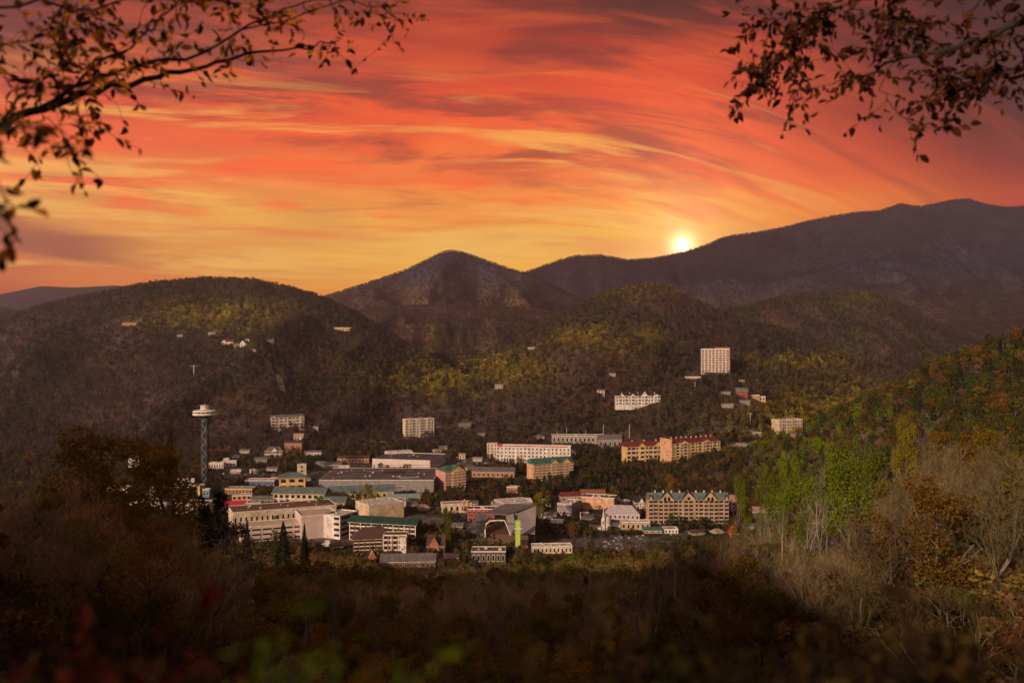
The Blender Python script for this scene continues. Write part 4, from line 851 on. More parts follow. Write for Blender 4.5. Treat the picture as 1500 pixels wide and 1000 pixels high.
# ---- houses on the hillside right
B('dark_red_lodge', 'dark red lodge with teal roof below the high-rise hotel', 'lodge', 1086, 580, 17, 12, 12, 0, wall=REDW, roof='gable', rmat=R_TEAL, rh=5, floors=2, bays=4)
B('tan_flat_house', 'tan flat house right of the dark red lodge', 'house', 1103, 583, 18, 4, 10, 0, wall=TAN, rmat=R_TAN, floors=1, bays=4)
B('peach_hill_house', 'peach house at the right end of the hillside row', 'house', 1114, 588, 15, 7, 10, -10, wall=PEACH, rmat=R_TAN, floors=1, bays=3)
B('white_hill_house', 'white long house in the middle of the hillside row', 'house', 1090, 592, 17, 6.5, 9, 14, wall=DARKW, roof='gable', rmat=R_GREY, rh=2, floors=1, bays=4)
B('white_hill_cottage', 'white cottage lowest and leftmost of the hillside row', 'house', 1065, 597, 17, 6.5, 9, 0, wall=DARKW, roof='gable', rmat=R_GREY, rh=2, floors=1, bays=4)
B('grey_hill_cottage', 'grey cottage left above the white ones, under the high-rise hotel', 'house', 1063, 578, 13, 5, 9, 0, wall=GREYW, roof='gable', rmat=R_GREY, rh=2, floors=1, bays=3)
B('cream_roof_hut', 'cream-roofed hut just right of the high-rise hotel', 'hut', 1086, 561, 9, 5, 8, 0, wall=TAN, roof='gable', rmat=R_TAN, rh=2, floors=1, bays=2)
B('white_woods_cabin', 'white cabin in the woods above the white condominium cluster', 'cabin', 897, 551, 9, 5, 7, 0, wall=DARKW, roof='gable', rmat=R_GREY, rh=2, floors=1, bays=2)
B('pale_woods_house', 'pale house in the woods to the left of the white condominium cluster', 'house', 880, 577, 11, 7, 9, 0, wall=PINKW, roof='gable', rmat=R_GREY, rh=3, floors=2, bays=2)
B('white_stepped_cabin', 'white stepped cabin on the yellow-green hill', 'cabin', 731, 569, 12, 7, 8, 0, wall=DARKW, roof='gable', rmat=R_GREY, rh=2.5, floors=2, bays=3)
B('small_dark_cabin', 'small dark cabin with pale gable near the hilltop gap', 'cabin', 778, 514, 9, 5, 9, 0, wall=BROWNW, roof='gable', rmat=R_WHITE, rh=3, floors=1, bays=2)
# ---- houses high on the left hill
B('white_ridge_house', 'white house leftmost on the left hill', 'house', 311, 490, 11, 4.5, 12, 0, wall=DARKW, roof='gable', rmat=R_GREY, rh=4, floors=1, bays=3)
B('peak_roof_chalet', 'dark chalet with white gable at the centre of the hill cluster', 'chalet', 353, 510, 20, 11, 16, 0, wall=BROWNW, roof='gable', rmat=R_DARK, rh=8, floors=2, bays=4, gables=((.2, .4, 9, WHITE, R_DARK),))
B('red_roof_chalet', 'chalet with reddish roof left of the white-gabled one on the hill', 'chalet', 334, 505, 17, 8, 14, 0, wall=WHITE, roof='gable', rmat=R_RED, rh=7, floors=2, bays=3, gables=((-.25, .3, 5, WHITE, R_RED),))
B('white_turret_house', 'small white house above the chalets on the hill', 'house', 363, 501, 6, 6, 9, 0, wall=DARKW, roof='hip', rmat=R_GREY, rh=4, floors=2, bays=1)
B('white_hill_lodge', 'white lodge standing alone right of the hill cluster', 'lodge', 395, 502, 13, 6, 12, 0, wall=DARKW, roof='gable', rmat=R_GREY, rh=5, floors=1, bays=3)
B('white_slope_hut', 'white hut at the head of the cleared strip on the hill', 'hut', 372, 515, 11, 4, 9, -25, wall=DARKW, roof='gable', rmat=R_GREY, rh=3, floors=1, bays=2)
B('orange_lit_house', 'orange-lit house high at the right shoulder of the left hill', 'house', 501, 485, 26, 5, 14, 8, wall=PEACH, rmat=R_TAN, floors=1, bays=6)  # wall colour carries the orange light on this house
B('golden_ridge_house', 'golden house at the upper left of the left hill', 'house', 190, 477, 20, 4.5, 14, 0, wall=wm('gold_timber', (.42, .25, .10)), roof='gable', rmat=wm('gold_roof', (.34, .2, .09)), rh=8, floors=1, bays=4)
B('pale_wire_house', 'pale low house with wide eaves far left of the hill cluster', 'house', 264, 493, 8, 3.5, 9, 0, wall=DARKW, roof='gable', rmat=R_GREY, rh=3, floors=1, bays=2)

# ---- the smaller shops and houses that pack the town
SM = [(225,690,16,6,GREYW,R_TAN,'small tan-roofed house at the left of the tower behind golden trees'),(262,697,20,6,WHITE,R_GREY,'white cottage left of the lattice tower'),(345,694,16,6,PINKW,R_WHITE,'pink-walled white-roofed shop right of the lattice tower'),(372,694,14,5,WHITE,R_WHITE,'white shop at the edge of the car park by the tower'),(400,690,18,6,CREAM,R_GREY,'cream shop with grey roof above the coloured stalls'),(330,712,18,7,LILAC,R_GREY,'lilac shop left of the coloured stalls'),(404,706,12,7,PEACH,R_TAN,'peach hut touching the coloured stalls'),(318,740,16,9,PEACH,R_TAN,'peach cottage at the foot of the tower'),
(300,744,16,8,WHITE,R_GREY,'white shop below the turquoise kiosk'),(240,742,18,8,TAN,R_BRN2,'tan shop with maroon roof in front of the dark arcade'),(470,682,18,6,GREYW,R_GREY,'grey house left of the grey gabled one'),(505,690,16,7,WHITE,R_TAN,'white house with tan roof above the white terrace'),(575,684,12,5,WHITE,R_GREY,'tiny white kiosk above the long white hall'),(690,690,18,8,TAN,R_GREY,'tan house between the brick hotel and the brick motel row'),(700,676,14,6,WHITE,R_TAN,'white hut left of the cream hotel wing'),(752,722,20,8,BRICK,R_BRN2,'brick house among dark trees below the green-roofed inn'),
(690,742,20,8,WHITE,R_GREY,'white-walled house right of the cream shop row'),(620,748,18,8,PEACH,R_TAN,'peach wall-fronted house right of the beige box building'),(602,742,20,6,WHITE,R_GREY,'small white house behind the peach one'),(800,742,16,8,CREAM,R_TEAL,'cream house with teal roof by the bright yellow tree'),(818,768,18,6,WHITE,R_WHITE,'white flat kiosk on the road beside the arena'),(846,774,14,5,CREAM,R_GREY,'cream kiosk left of the white church'),(900,738,16,8,GREYW,R_GREY,'grey house right of the peach box building'),(915,742,14,8,WHITE,R_BRN2,'white house with maroon roof behind the lilac hall'),
(670,776,20,9,BROWNW,R_GREY,'brown house left of the arena'),(676,800,18,8,GREYW,R_DARK,'grey house with dark roof below the arena slabs'),(662,820,20,8,TAN,R_BRN2,'tan house right of the brown chapel'),(695,806,14,6,WHITE,R_GREY,'white shed in front of the arena'),(492,806,20,9,BROWNW,R_DARK,'dark house left of the maroon-roofed lodge'),(480,800,14,7,WHITE,R_WHITE,'white van-like shed under the blank garage wall'),(770,790,16,7,GREYW,R_GREY,'grey shed right of the lime pylon'),(982,781,20,6,WHITE,R_GREY,'white shop under the green-roofed hotel, left end'),(1020,784,22,7,TAN,R_BRN2,'tan shop under the green-roofed hotel, middle'),(1050,782,18,6,WHITE,R_TAN,'white shop under the green-roofed hotel, right end'),(1096,776,16,8,GREYW,R_GREY,'grey house between the crimson cottage and the barn'),(1165,780,20,8,WHITE,R_GREY,'white house right of the maroon-roofed barn'),(1195,768,22,7,PINKW,R_GREY,'pale long house seen through bare trees'),(1230,764,20,7,WHITE,R_WHITE,'white flat house seen through bare trees'),
(640,664,14,6,CREAM,R_TAN,'cream house on the slope above the round theatre'),(565,654,16,6,GREYW,R_GREY,'grey house left of the white condominium block'),(706,640,14,6,BROWNW,R_GREY,'brown cabin above the long white hotel'),(790,642,14,5,WHITE,R_GREY,'white house left of the grey low complex'),(1085,655,16,6,WHITE,R_TAN,'white house at the end of the pale road'),(1108,640,14,6,CREAM,R_GREY,'cream house left of the pale yellow block'),(360,664,16,6,CREAM,R_GREY,'cream house left of the white two-storey inn'),(788,750,18,6,CREAM,R_WHITE,'cream flat shop with white roof behind the lime pylon'),(806,757,16,6,GREYW,R_GREY,'grey shop left of the lilac-walled office'),(800,766,20,5,WHITE,R_WHITE,'long white canopy at the roadside right of the arena'),(860,762,18,6,PINKW,R_GREY,'pink shop between the office and the church'),(856,752,14,6,WHITE,R_BRN2,'white shop with maroon roof under the peach box building'),(905,772,18,5,WHITE,R_WHITE,'white canopy shop right of the church apse'),(925,768,14,5,PEACH,R_TAN,'peach shop behind the bright white canopies'),(890,745,14,6,BRICK,R_GREY,'brick shop with grey roof behind the church spire'),(947,766,14,5,WHITE,R_TAN,'white hut at the left foot of the green-roofed hotel'),(735,748,14,6,LILAC,R_WHITE,'lilac shop left of the sloping white roof'),(722,742,12,5,CREAM,R_TAN,'cream hut above the dark red amusement building'),(590,676,10,4,CREAM,R_GREY,'cream kiosk on the long white hall forecourt'),(450,704,12,5,WHITE,R_TEAL,'white kiosk with teal roof right of the tan tower'),(345,672,12,5,GREYW,R_GREY,'grey hut above the square white turret')]
for i, (cx, by, w_, h_, wl, rf, lab) in enumerate(SM):
    B('small_house' if 'house' in lab or 'cottage' in lab or 'cabin' in lab or 'hut' in lab else 'small_shop', lab, 'house' if 'house' in lab or 'cottage' in lab or 'cabin' in lab or 'hut' in lab else 'shop', cx, by, w_, h_, 12, (-18, 0, 14, 25, -8)[i % 5], wall=wl, roof=('gable', 'hip', 'gable', 'flat')[i % 4], rmat=rf, rh=3.2, floors=1, bays=3+i % 3, block=(i % 2 == 0), ov=1.0, vents=(2 if i % 4 == 3 else 0))
# ---- the arena with its slanted roof and lime pylon
def arena():
    Y = hit(740, 806); z = CAMZ+(500-806)/F*Y; s = Y/F
    P = lambda px, py, dy=0: ((px-736)*s, dy, (806-py)*s)
    g = tag(empty('arena', ((736-750)*s, Y, z)), 'arena with folded grey roof slabs and a wide arched entrance', 'arena')
    def slab(name, pts, dy0, dy1, m, t=1.2):
        v = [P(a, b, c) for a, b, c in pts]; v2 = [(x_, y_, z_-t) for x_, y_, z_ in v]; n = len(v)
        bm_obj(name, (), [(v+v2, [tuple(range(n)), tuple(range(2*n-1, n-1, -1))]+[(i, i+n, (i+1) % n+n, (i+1) % n) for i in range(n)], 0)], (m,), g)
    gr = wm('pale_metal_roof', (.30, .265, .28), scale=.06, var=.08)
    slab('roof', [(683, 777, 6), (708, 783, 0), (712, 763, 46), (700, 764, 50)], 0, 0, R_GREY)
    slab('roof', [(741, 762, 26), (752, 760, 32), (757, 781, 6), (746, 783, 2)], 0, 0, gr)
    slab('roof', [(756, 759, 48), (788, 756, 60), (784, 783, 8), (758, 781, 4)], 0, 0, gr)
    slab('roof', [(706, 763, 44), (742, 761, 30), (790, 755, 62), (740, 755, 70)], 0, 0, R_GREY)
    V, Fc = tube_np([([P(711, 786, -.5), P(710.5, 776, -.5), P(712, 767, -.5), P(718, 762.6, -.5), P(730, 761.6, -.5), P(739, 761.8, -.5), P(743, 770, -.5), P(748, 783, -.5)], [.8]*8)], 8)
    link(bpy.data.objects.new('entrance_arch', mesh_np('entrance_arch', V, Fc, [TRIM])), g)
    bm_obj('wall', [(P(712, 0)[0], P(784, 0)[0], 12, 60, -5, (806-786)*s, 0)], (), (BROWNW,), g)
    for i in range(10): bm_obj('window', [(P(752+i*3.2, 0)[0], P(754.2+i*3.2, 0)[0], 11.8, 12.2, 3, 9, 0)], (), (GLASS,), g)
    BLK.append((690, 788, 758, 786, Y)); FOOT.extend([(g.location.x-20, Y+25, 30), (g.location.x+22, Y+30, 32)])
    Yp = Y-8; sp = Yp/F
    p = tag(empty('lime_pylon', ((758.5-750)*sp, Yp, z)), 'tall flat lime-green pylon in front of the arena', 'pylon')
    bm_obj('shaft', [(-3.6*sp, 3.6*sp, -1.2, 1.2, -4, (806-759)*sp, 0)], (), (LIME,), p)
    bm_obj('edge_rib', [(-3.9*sp, -3.3*sp, -1.5, -1.21, 0, (806-760)*sp, 0)], (), (LIME,), p)
    bm_obj('name_plate', [(-5.5*sp, 6.5*sp, -1.9, -1.52, (806-772)*sp, (806-770)*sp, 0)], (), (TRIM,), p)
    BLK.append((754, 764, 758, 800, Yp)); FOOT.append((p.location.x, Yp, 6))
arena()
def church():
    Y = hit(887, 777); z = CAMZ+(500-777)/F*Y; s = Y/F
    g = tag(empty('church', ((884-750)*s, Y+8, z)), 'white church with a slim spire and rounded white apse wall', 'church')
    n = 14; r = 7.5*s
    V = []; Fc = []
    prof = [(1, -4), (1, 13*s), (.9, 16*s), (.6, 19*s), (.02, 20.5*s)]
    for q, zz in prof: V += [(5*s+r*q*math.cos(2*math.pi*i/24), r*q*math.sin(2*math.pi*i/24), zz) for i in range(24)]
    for a_ in range(4): Fc += [(a_*24+i, a_*24+(i+1) % 24, (a_+1)*24+(i+1) % 24, (a_+1)*24+i) for i in range(24)]
    link(bpy.data.objects.new('apse', mesh_np('apse', V, Fc, [WHITE])), g)
    bm_obj('wall', [(-19*s, -3*s, -4, 8, -4, 4*s, 0)], (), (WHITE,), g)
    bm_obj('roof', [(-19*s, -3*s, -4.6, 8.6, 4*s+.003, 4.6*s, 0)], (), (R_TAN,), g)
    sp = bm_obj('spire', [(-1.8*s, 1.8*s, -8, -8+3.6*s, -4, 17*s, 0)], [([(-1.8*s,-8,17*s),(1.8*s,-8,17*s),(1.8*s,-8+3.6*s,17*s),(-1.8*s,-8+3.6*s,17*s),(0,-8+1.8*s,32*s)], [(0,1,4),(1,2,4),(2,3,4),(3,0,4)], 0)], (WHITE,), g)
    put('arched_window', sp, 0, -8.0, 10*s, 1.5*s, 4.5*s, TRIM, GLASS)
    BLK.append((864, 897, 748, 776, Y)); FOOT.append((g.location.x, Y+8, 20))
church()
def sign():
    Y = 905; Y = hit(593, 810); s = Y/F; z = CAMZ+(500-810)/F*Y
    g = tag(empty('sign_tower', ((593-750)*s, Y-14, z)), 'tall white sign slab with a dark cursive swirl near its base', 'sign')
    bm_obj('slab', [(-4.4*s, 4.4*s, -1, 1, -4, 28*s, 0)], (), (TRIM,), g)
    V, Fc = tube_np([([(-2.2*s, -1.1, 9*s), (-2.4*s, -1.1, 12*s), (-.6*s, -1.1, 10.6*s), (.8*s, -1.1, 11*s), (2.4*s, -1.1, 13.4*s), (2.2*s, -1.1, 15.5*s), (.4*s, -1.1, 14.4*s)], [.35*s, .5*s, .6*s, .55*s, .5*s, .4*s, .25*s]), ([(-2.5*s, -1.1, 2*s), (0, -1.1, 4.6*s), (2.6*s, -1.1, 2.2*s)], [.3*s, .8*s, .3*s])], 6)
    link(bpy.data.objects.new('swirl_mark', mesh_np('swirl_mark', V, Fc, [TRIMD])), g)
    BLK.append((588, 598, 782, 806, Y-14))
sign()

# ---- roads and car parks, laid on the ground
def surface(name, pts, m, label=None, off=.25, kind='structure'):
    """polygon of photo pixels on the ground, subdivided so that it follows the terrain"""
    W_ = []
    for (px, py) in pts:
        Y = hit(px, py); W_.append(((px-750)/F*Y, Y))
    bm = bmesh.new(); vs = [bm.verts.new((a, b, 0)) for a, b in W_]; bm.faces.new(vs)
    bmesh.ops.triangulate(bm, faces=bm.faces[:])
    for _ in range(3): bmesh.ops.subdivide_edges(bm, edges=[e for e in bm.edges if e.calc_length() > 12], cuts=1, use_grid_fill=False); bmesh.ops.triangulate(bm, faces=bm.faces[:])
    for v in bm.verts: v.co.z = Hxy(v.co.x, v.co.y)+off
    bmesh.ops.recalc_face_normals(bm, faces=bm.faces[:])
    me = bpy.data.meshes.new(name); bm.to_mesh(me); bm.free(); me.materials.append(m)
    return tag(link(bpy.data.objects.new(name, me)), kind=kind)
def strip(name, pts, width, m, off=.3):
    P = [];
    for px, py in pts:
        Y = hit(px, py); P.append(np.array(((px-750)/F*Y, Y)))
    Q = []
    for a, b in zip(P[:-1], P[1:]):
        n = max(1, int(np.linalg.norm(b-a)/8))
        Q += [a+(b-a)*i/n for i in range(n)]
    Q.append(P[-1]); Q = np.array(Q); d = np.gradient(Q, axis=0); d /= np.linalg.norm(d, axis=1)[:, None]; nn = np.stack([-d[:, 1], d[:, 0]], 1)
    L = Q+nn*width/2; Rr = Q-nn*width/2
    V = [(a[0], a[1], max(Hxy(*a), Hxy(*q))+off) for a, q in zip(L, Q)]+[(b[0], b[1], max(Hxy(*b), Hxy(*q))+off) for b, q in zip(Rr, Q)]
    n = len(Q); Fc = [(i, i+n, i+1+n, i+1) for i in range(n-1)]
    for q in Q: FOOT.append((q[0], q[1], width*.6))
    return tag(link(bpy.data.objects.new(name, mesh_np(name, V, Fc, [m]))), kind='structure')
surface('road', [(780, 802), (808, 784), (842, 770), (880, 782), (905, 800), (880, 812), (820, 805)], ASPH)
surface('car_park', [(868, 782), (945, 784), (965, 800), (930, 815), (880, 812)], ASPH, off=.45)
surface('car_park', [(476, 692), (560, 690), (566, 700), (480, 704)], wm('dark_asphalt', (.06, .05, .06), scale=.08), off=.35)
surface('car_park', [(310, 686), (400, 686), (404, 702), (310, 702)], wm('dark_asphalt', (.06, .05, .06), scale=.08), off=.35)
surface('car_park', [(640, 668), (715, 672), (716, 682), (640, 680)], ASPH)
surface('car_park', [(1165, 770), (1245, 772), (1260, 835), (1170, 838)], ASPH)
surface('car_park', [(190, 728), (285, 726), (300, 738), (200, 742)], ASPH)
strip('road', [(340, 690), (380, 682), (420, 676), (455, 672), (500, 668)], 9, ASPH)
strip('road', [(1060, 657), (1090, 652), (1130, 646), (1165, 643)], 10, wm('pale_concrete', (.30, .25, .23)))
strip('road', [(1000, 640), (1060, 634), (1105, 632)], 8, wm('pale_concrete', (.30, .25, .23)))
strip('cleared_strip', [(375, 516), (392, 530), (405, 550), (414, 575)], 16, wm('cleared_grass', (.16, .115, .06)), off=1.0)
surface('earth_bank', [(306, 652), (325, 650), (340, 654), (334, 660), (306, 660)], DIRT)
for q in ((306, 652, 340, 661),): BLK.append((q[0], q[2], q[1], q[3], 1700))
BLK.append((790, 960, 770, 804, 985)); BLK.append((1170, 1240, 782, 812, 950)); BLK.append((480, 565, 690, 700, 1450)); BLK.append((310, 400, 686, 700, 1450)); BLK.append((640, 715, 668, 680, 1600))

# ---- parked cars
def car_kind(paint):
    g = bm_obj('body', [(-.9, .9, -2.2, 2.2, .35, .85, 0)], [([(-.8,-1.2,.85),(.8,-1.2,.85),(.8,1.5,.85),(-.8,1.5,.85),(-.65,-.6,1.45),(.65,-.6,1.45),(.65,1.1,1.45),(-.65,1.1,1.45)], [(4,5,6,7),(0,1,5,4),(1,2,6,5),(2,3,7,6),(3,0,4,7)], 1)] +
      [([(sx*.92-.1, y0+.32*math.cos(a*math.pi/4), .33+.33*math.sin(a*math.pi/4)) for a in range(8)]+[(sx*.92+.1, y0+.32*math.cos(a*math.pi/4), .33+.33*math.sin(a*math.pi/4)) for a in range(8)], [tuple(range(7, -1, -1)), tuple(range(8, 16))]+[(a, (a+1) % 8, (a+1) % 8+8, a+8) for a in range(8)], 2) for sx in (-1, 1) for y0 in (-1.35, 1.35)] +
      [([(-.66,-.62,1.452),(.66,-.62,1.452),(.66,1.12,1.452),(-.66,1.12,1.452),(-.66,-.62,1.5),(.66,-.62,1.5),(.66,1.12,1.5),(-.66,1.12,1.5)], [(4,5,6,7),(0,1,5,4),(1,2,6,5),(2,3,7,6),(3,0,4,7)], 0)], (paint, GLASS, R_DARK))
    C.objects.unlink(g); return g.data
CARS = [('white', car_kind(mat('car_white', (.72, .68, .68), .3, .02))), ('silver', car_kind(mat('car_silver', (.42, .42, .45), .3, .02))), ('dark', car_kind(mat('car_dark', (.03, .03, .04), .3, .02))), ('red', car_kind(mat('car_red', (.35, .03, .03), .3, .02))), ('blue', car_kind(mat('car_blue', (.05, .08, .22), .3, .02)))]
def cars(x0, x1, y0, y1, n, place, seed):
    rs = random.Random(seed)
    used = []
    for i in range(n*6):
        if len(used) >= n: break
        px = rs.uniform(x0, x1); py = rs.uniform(y0, y1); Y = hit(px, py); x = (px-750)/F*Y
        if any(math.hypot(x-a, Y-b) < 5.2 for a, b in used): continue
        if any(math.hypot(x-a, Y-b) < c*.8 for a, b, c in FOOT): continue
        used.append((x, Y)); nm, me = CARS[rs.choices(range(5), (5, 3, 3, 1, 1))[0]]
        o = link(bpy.data.objects.new('parked_car', me)); o.location = (x, Y, Hxy(x, Y)+.42); o.rotation_euler = (0, 0, rs.choice((0.1, 1.67, 1.5, 3.2)))
        tag(o, f'{nm} car {place}', 'car', f'{nm} cars {place}')
cars(868, 950, 784, 810, 44, 'in the car park in front of the white church', 1)
cars(800, 870, 775, 800, 8, 'on the curving road beside the arena', 2)
cars(480, 562, 691, 702, 22, 'in the car park left of the pale-blue-roofed cafe', 3)
cars(312, 400, 688, 701, 26, 'in the car park right of the lattice tower', 4)
cars(642, 714, 669, 680, 18, 'behind the long white hall', 5)
cars(1172, 1250, 775, 832, 34, 'in the car park seen through bare trees', 6)
cars(195, 290, 729, 738, 14, 'by the dark arcade', 7)
cars(960, 1060, 772, 784, 10, 'in front of the green-roofed hotel', 8)
cars(570, 632, 696, 702, 8, 'between the mall roof and the long white hall', 9)

# ---- poles
def pole(px, pb, pt, label, r=.35, arm=0, m=METAL, name='utility_pole'):
    Y = hit(px, pb); z = CAMZ+(500-pb)/F*Y; h = (pb-pt)/F*Y
    g = tag(empty(name, ((px-750)/F*Y, Y, z)), label, 'pole')
    bm_obj('post', [(-r, r, -r, r, -3, h, 0)], (), (m,), g)
    if arm:
        bm_obj('crossarm', [(-arm, arm, -r-.3, -r-.02, h*.88, h*.88+.5, 0)], (), (m,), g)
    else: bm_obj('cap', [(-r*1.6, r*1.6, -r*1.6, r*1.6, h, h+.5, 0)], (), (m,), g)
    BLK.append((px-2, px+2, pt, pb-4, Y))
pole(1099, 622, 604, 'tall white mast on the slope left of the pale yellow block', .45, 5)
pole(922, 645, 622, 'tan mast behind the red-gabled hotel', .6, m=TAN)
pole(830, 642, 626, 'white mast over the grey low complex', .35); pole(816, 645, 633, 'thin mast at the left end of the grey low complex', .3)
pole(858, 642, 630, 'pale mast above the middle of the grey low complex', .35); pole(884, 640, 622, 'tall thin mast at the right of the grey low complex', .35)
pole(284, 500+52, 534, 'pale pylon with crossarm on the left hill', .8, 9); pole(1018, 570, 559, 'thin mast under the high-rise hotel', .35)
pole(793, 762, 748, 'white needle-like mast right of the arena', .35); pole(597, 668, 657, 'mast on the car park behind the long white hall', .3)
pole(850, 762, 750, 'white lamp mast in front of the lilac-walled office', .4)
# ------------------------------------------------------------------ woods
def kinds_for(n, leafy, cone_p=.06):
    r = RNG.random(n); k = np.where(r < leafy, RNG.integers(0, 4, n), RNG.integers(4, 6, n))
    return np.where(RNG.random(n) < cone_p, 6, k)
def wood(name, y0, y1, spacing, hmean, coll, label, cone_p=.06, far=False, wf=(.85, 1.25), clear=False):
    X, Y, Z, px = sample_trees(y0, y1, spacing)
    h = hmean*RNG.uniform(.65, 1.25, len(X))
    py = 500-(Z-CAMZ)/Y*F
    vis = (Z+h-CAMZ)/Y > horizon_before(px, Y)-.0015
    edge = .5+.5*fbm(X/60, Y/60, 500, 3)
    vis &= RNG.random(len(X)) < edge+.25
    if clear:
        ok, h = keep_clear(X, Y, Z, px, h); vis &= ok
    X, Y, Z, px, h, py = (a[vis] for a in (X, Y, Z, px, h, py)); n = len(X)
    rnd = [RNG.random(n) for _ in range(4)]
    col, leafy = canopy_color(X, Y, px, py, rnd)
    k = kinds_for(n, np.clip(leafy, .15, .95), cone_p)
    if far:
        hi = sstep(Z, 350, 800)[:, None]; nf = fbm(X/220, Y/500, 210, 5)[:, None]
        col = (np.array([.105, .066, .040])*(1-hi)+np.array([.042, .044, .068])*hi)*(.35+.9*nf)*(1-.3*sstep(Y, 7300, 8400)[:, None]*hi)  # crowns tinted with the blue of haze on the higher slopes
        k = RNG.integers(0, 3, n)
    col = np.where((k == 6)[:, None], np.array([.022, .032, .018]), col)
    col = col*RNG.uniform(.8 if far else .40, 1.2 if far else 1.75, (n, 1))*(1+RNG.normal(0, .07, (n, 3)))
    col = np.where(((k == 4) | (k == 5))[:, None], col*.95, col)
    print(name, n)
    return forest(name, np.stack([X, Y, Z-.3], 1), k, h, h*RNG.uniform(wf[0], wf[1], n), np.clip(col, .004, .6), coll, label)
wood('hillside_forest', 1620, 3300, 9.5, 17, FARP, 'bare and yellow-green spring woods covering the hills behind the town', clear=True)
wood('distant_forest', 3300, 5300, 15.0, 16, FARP, 'hazy brown woods on the further knolls below the mountains')

wood('middle_mountain_forest', 5300, 7400, 19.0, 14, FARP, 'hazy woods covering the pointed middle mountain', wf=(1.2, 1.7), far=True)
wood('great_ridge_forest', 7400, 10000, 25.0, 17, FARP, 'blue hazy woods on the long high ridge at right', wf=(1.3, 1.9), far=True)
# --- town and near slope: the trees that show largest are things of their own, the rest is stuff
def near_trees():
    XS = []
    for y0, y1, sp, hm in ((70, 180, 5.5, 11), (180, 420, 7.0, 16), (420, 800, 7.0, 17), (800, 1620, 7.0, 14)):
        X, Y, Z, px = sample_trees(y0, y1, sp, (-120, 1620))
        h = hm*RNG.uniform(.6, 1.25, len(X))
        town = (Y > 800)
        dens = fbm(X/70, Y/70, 520, 3)
        m = np.ones(len(X), bool)
        inner = (px > 190) & (px < 1190)
        m &= ~(town & inner & (Y < 1480) & (dens < .36) & (px < 1060))
        vis = (Z+h-CAMZ)/Y > horizon_before(px, Y)-.002
        rg = (px > 1080) & (Y > 330) & (Y < 1250); h = np.where(rg, h*1.4, h); m &= ~(rg & (RNG.random(len(X)) < .4))
        ok, h = keep_clear(X, Y, Z, px, h)
        m &= vis & ok
        XS.append(np.stack([X, Y, Z, px, h], 1)[m])
    return np.concatenate(XS)
T = near_trees()
X, Y, Z, px, h = T.T
py = 500-(Z-CAMZ)/Y*F
rnd = [RNG.random(len(X)) for _ in range(4)]
col, leafy = canopy_color(X, Y, px, py, rnd)
# near slope: mostly bare grey-brown crowns with some rusty, olive and fresh green ones
nearw = (1-sstep(Y, 700, 1100))
fr = fbm(X/45, Y/45, 610, 3)
warm = np.where((rnd[1] < .5)[:, None], np.array([.15, .095, .022]), np.array([.125, .115, .018]))
lf = (fr+.25*(rnd[2]-.5) > .50)
grey = np.array([.25, .19, .115])
cn = np.where(lf[:, None], warm, grey)
rightg = np.exp(-((px-1180)/120)**2-((py-670)/75)**2)*(Y > 200)
rs_ = sstep(px, 1060, 1180)*(py < 790)*(py > 520)*(Y > 220)
nolive = np.where((rnd[1] < .55)[:, None], np.array([.105, .10, .018]), np.array([.15, .17, .016]))
rpick = (rs_*.75 > rnd[0])
cn = np.where((rs_ > .5)[:, None]*(~rpick)[:, None], np.array([.075, .060, .026]), cn); nolive = nolive*np.where(Y > 550, .62, 1.0)[:, None]
cn = np.where(rpick[:, None], nolive, cn); lf = lf | rpick
cn = np.where((rightg*1.3 > rnd[3])[:, None], np.array([.14, .175, .014]), cn)
nearw = np.maximum(nearw, (rs_ > .3)*1.0*(Y < 1620))
col = cn*nearw[:, None]+col*(1-nearw[:, None]); leafy = np.where(nearw > .5, np.where(lf | (rightg*1.3 > rnd[3]), .95, .04), leafy*.9)
mid = (Y > 820) & (Y < 1620); gtown = mid & (rnd[0] < .30); otown = mid & (rnd[0] > .80)
col = np.where(gtown[:, None], np.array([.050, .060, .014]), col); leafy = np.where(gtown | otown, 1, leafy); col = np.where(otown[:, None], np.array([.16, .085, .02]), col); col = np.where((mid & (rnd[0] > .76) & ~otown)[:, None], np.array([.15, .14, .02]), col)
thin = (px > 930) & (Y < 330) & (rnd[3] > .25); leafy = np.where(thin, .02, leafy); col = np.where(thin[:, None], np.array([.20, .155, .095]), col)
ktype = kinds_for(len(X), np.clip(leafy, 0, 1), np.where(nearw > .5, np.where(Y < 300, 0, .03), .10))
ktype = np.where((rnd[2] < .35) & mid & (px > 600) & (px < 960) & (py > 640) & (py < 730), 6, ktype)
col = np.where((ktype == 6)[:, None], np.array([.016, .026, .012]), col)
col = col*(1+.6*(1-sstep(Y, 250, 450))*(px < 950)-.3*(px > 1000)*(Y < 330)*(leafy > .5))[:, None]  # near left crowns lightened in colour to offset the shade there
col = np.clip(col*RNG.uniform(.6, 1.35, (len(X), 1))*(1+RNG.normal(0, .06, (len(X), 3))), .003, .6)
size = h/Y*F
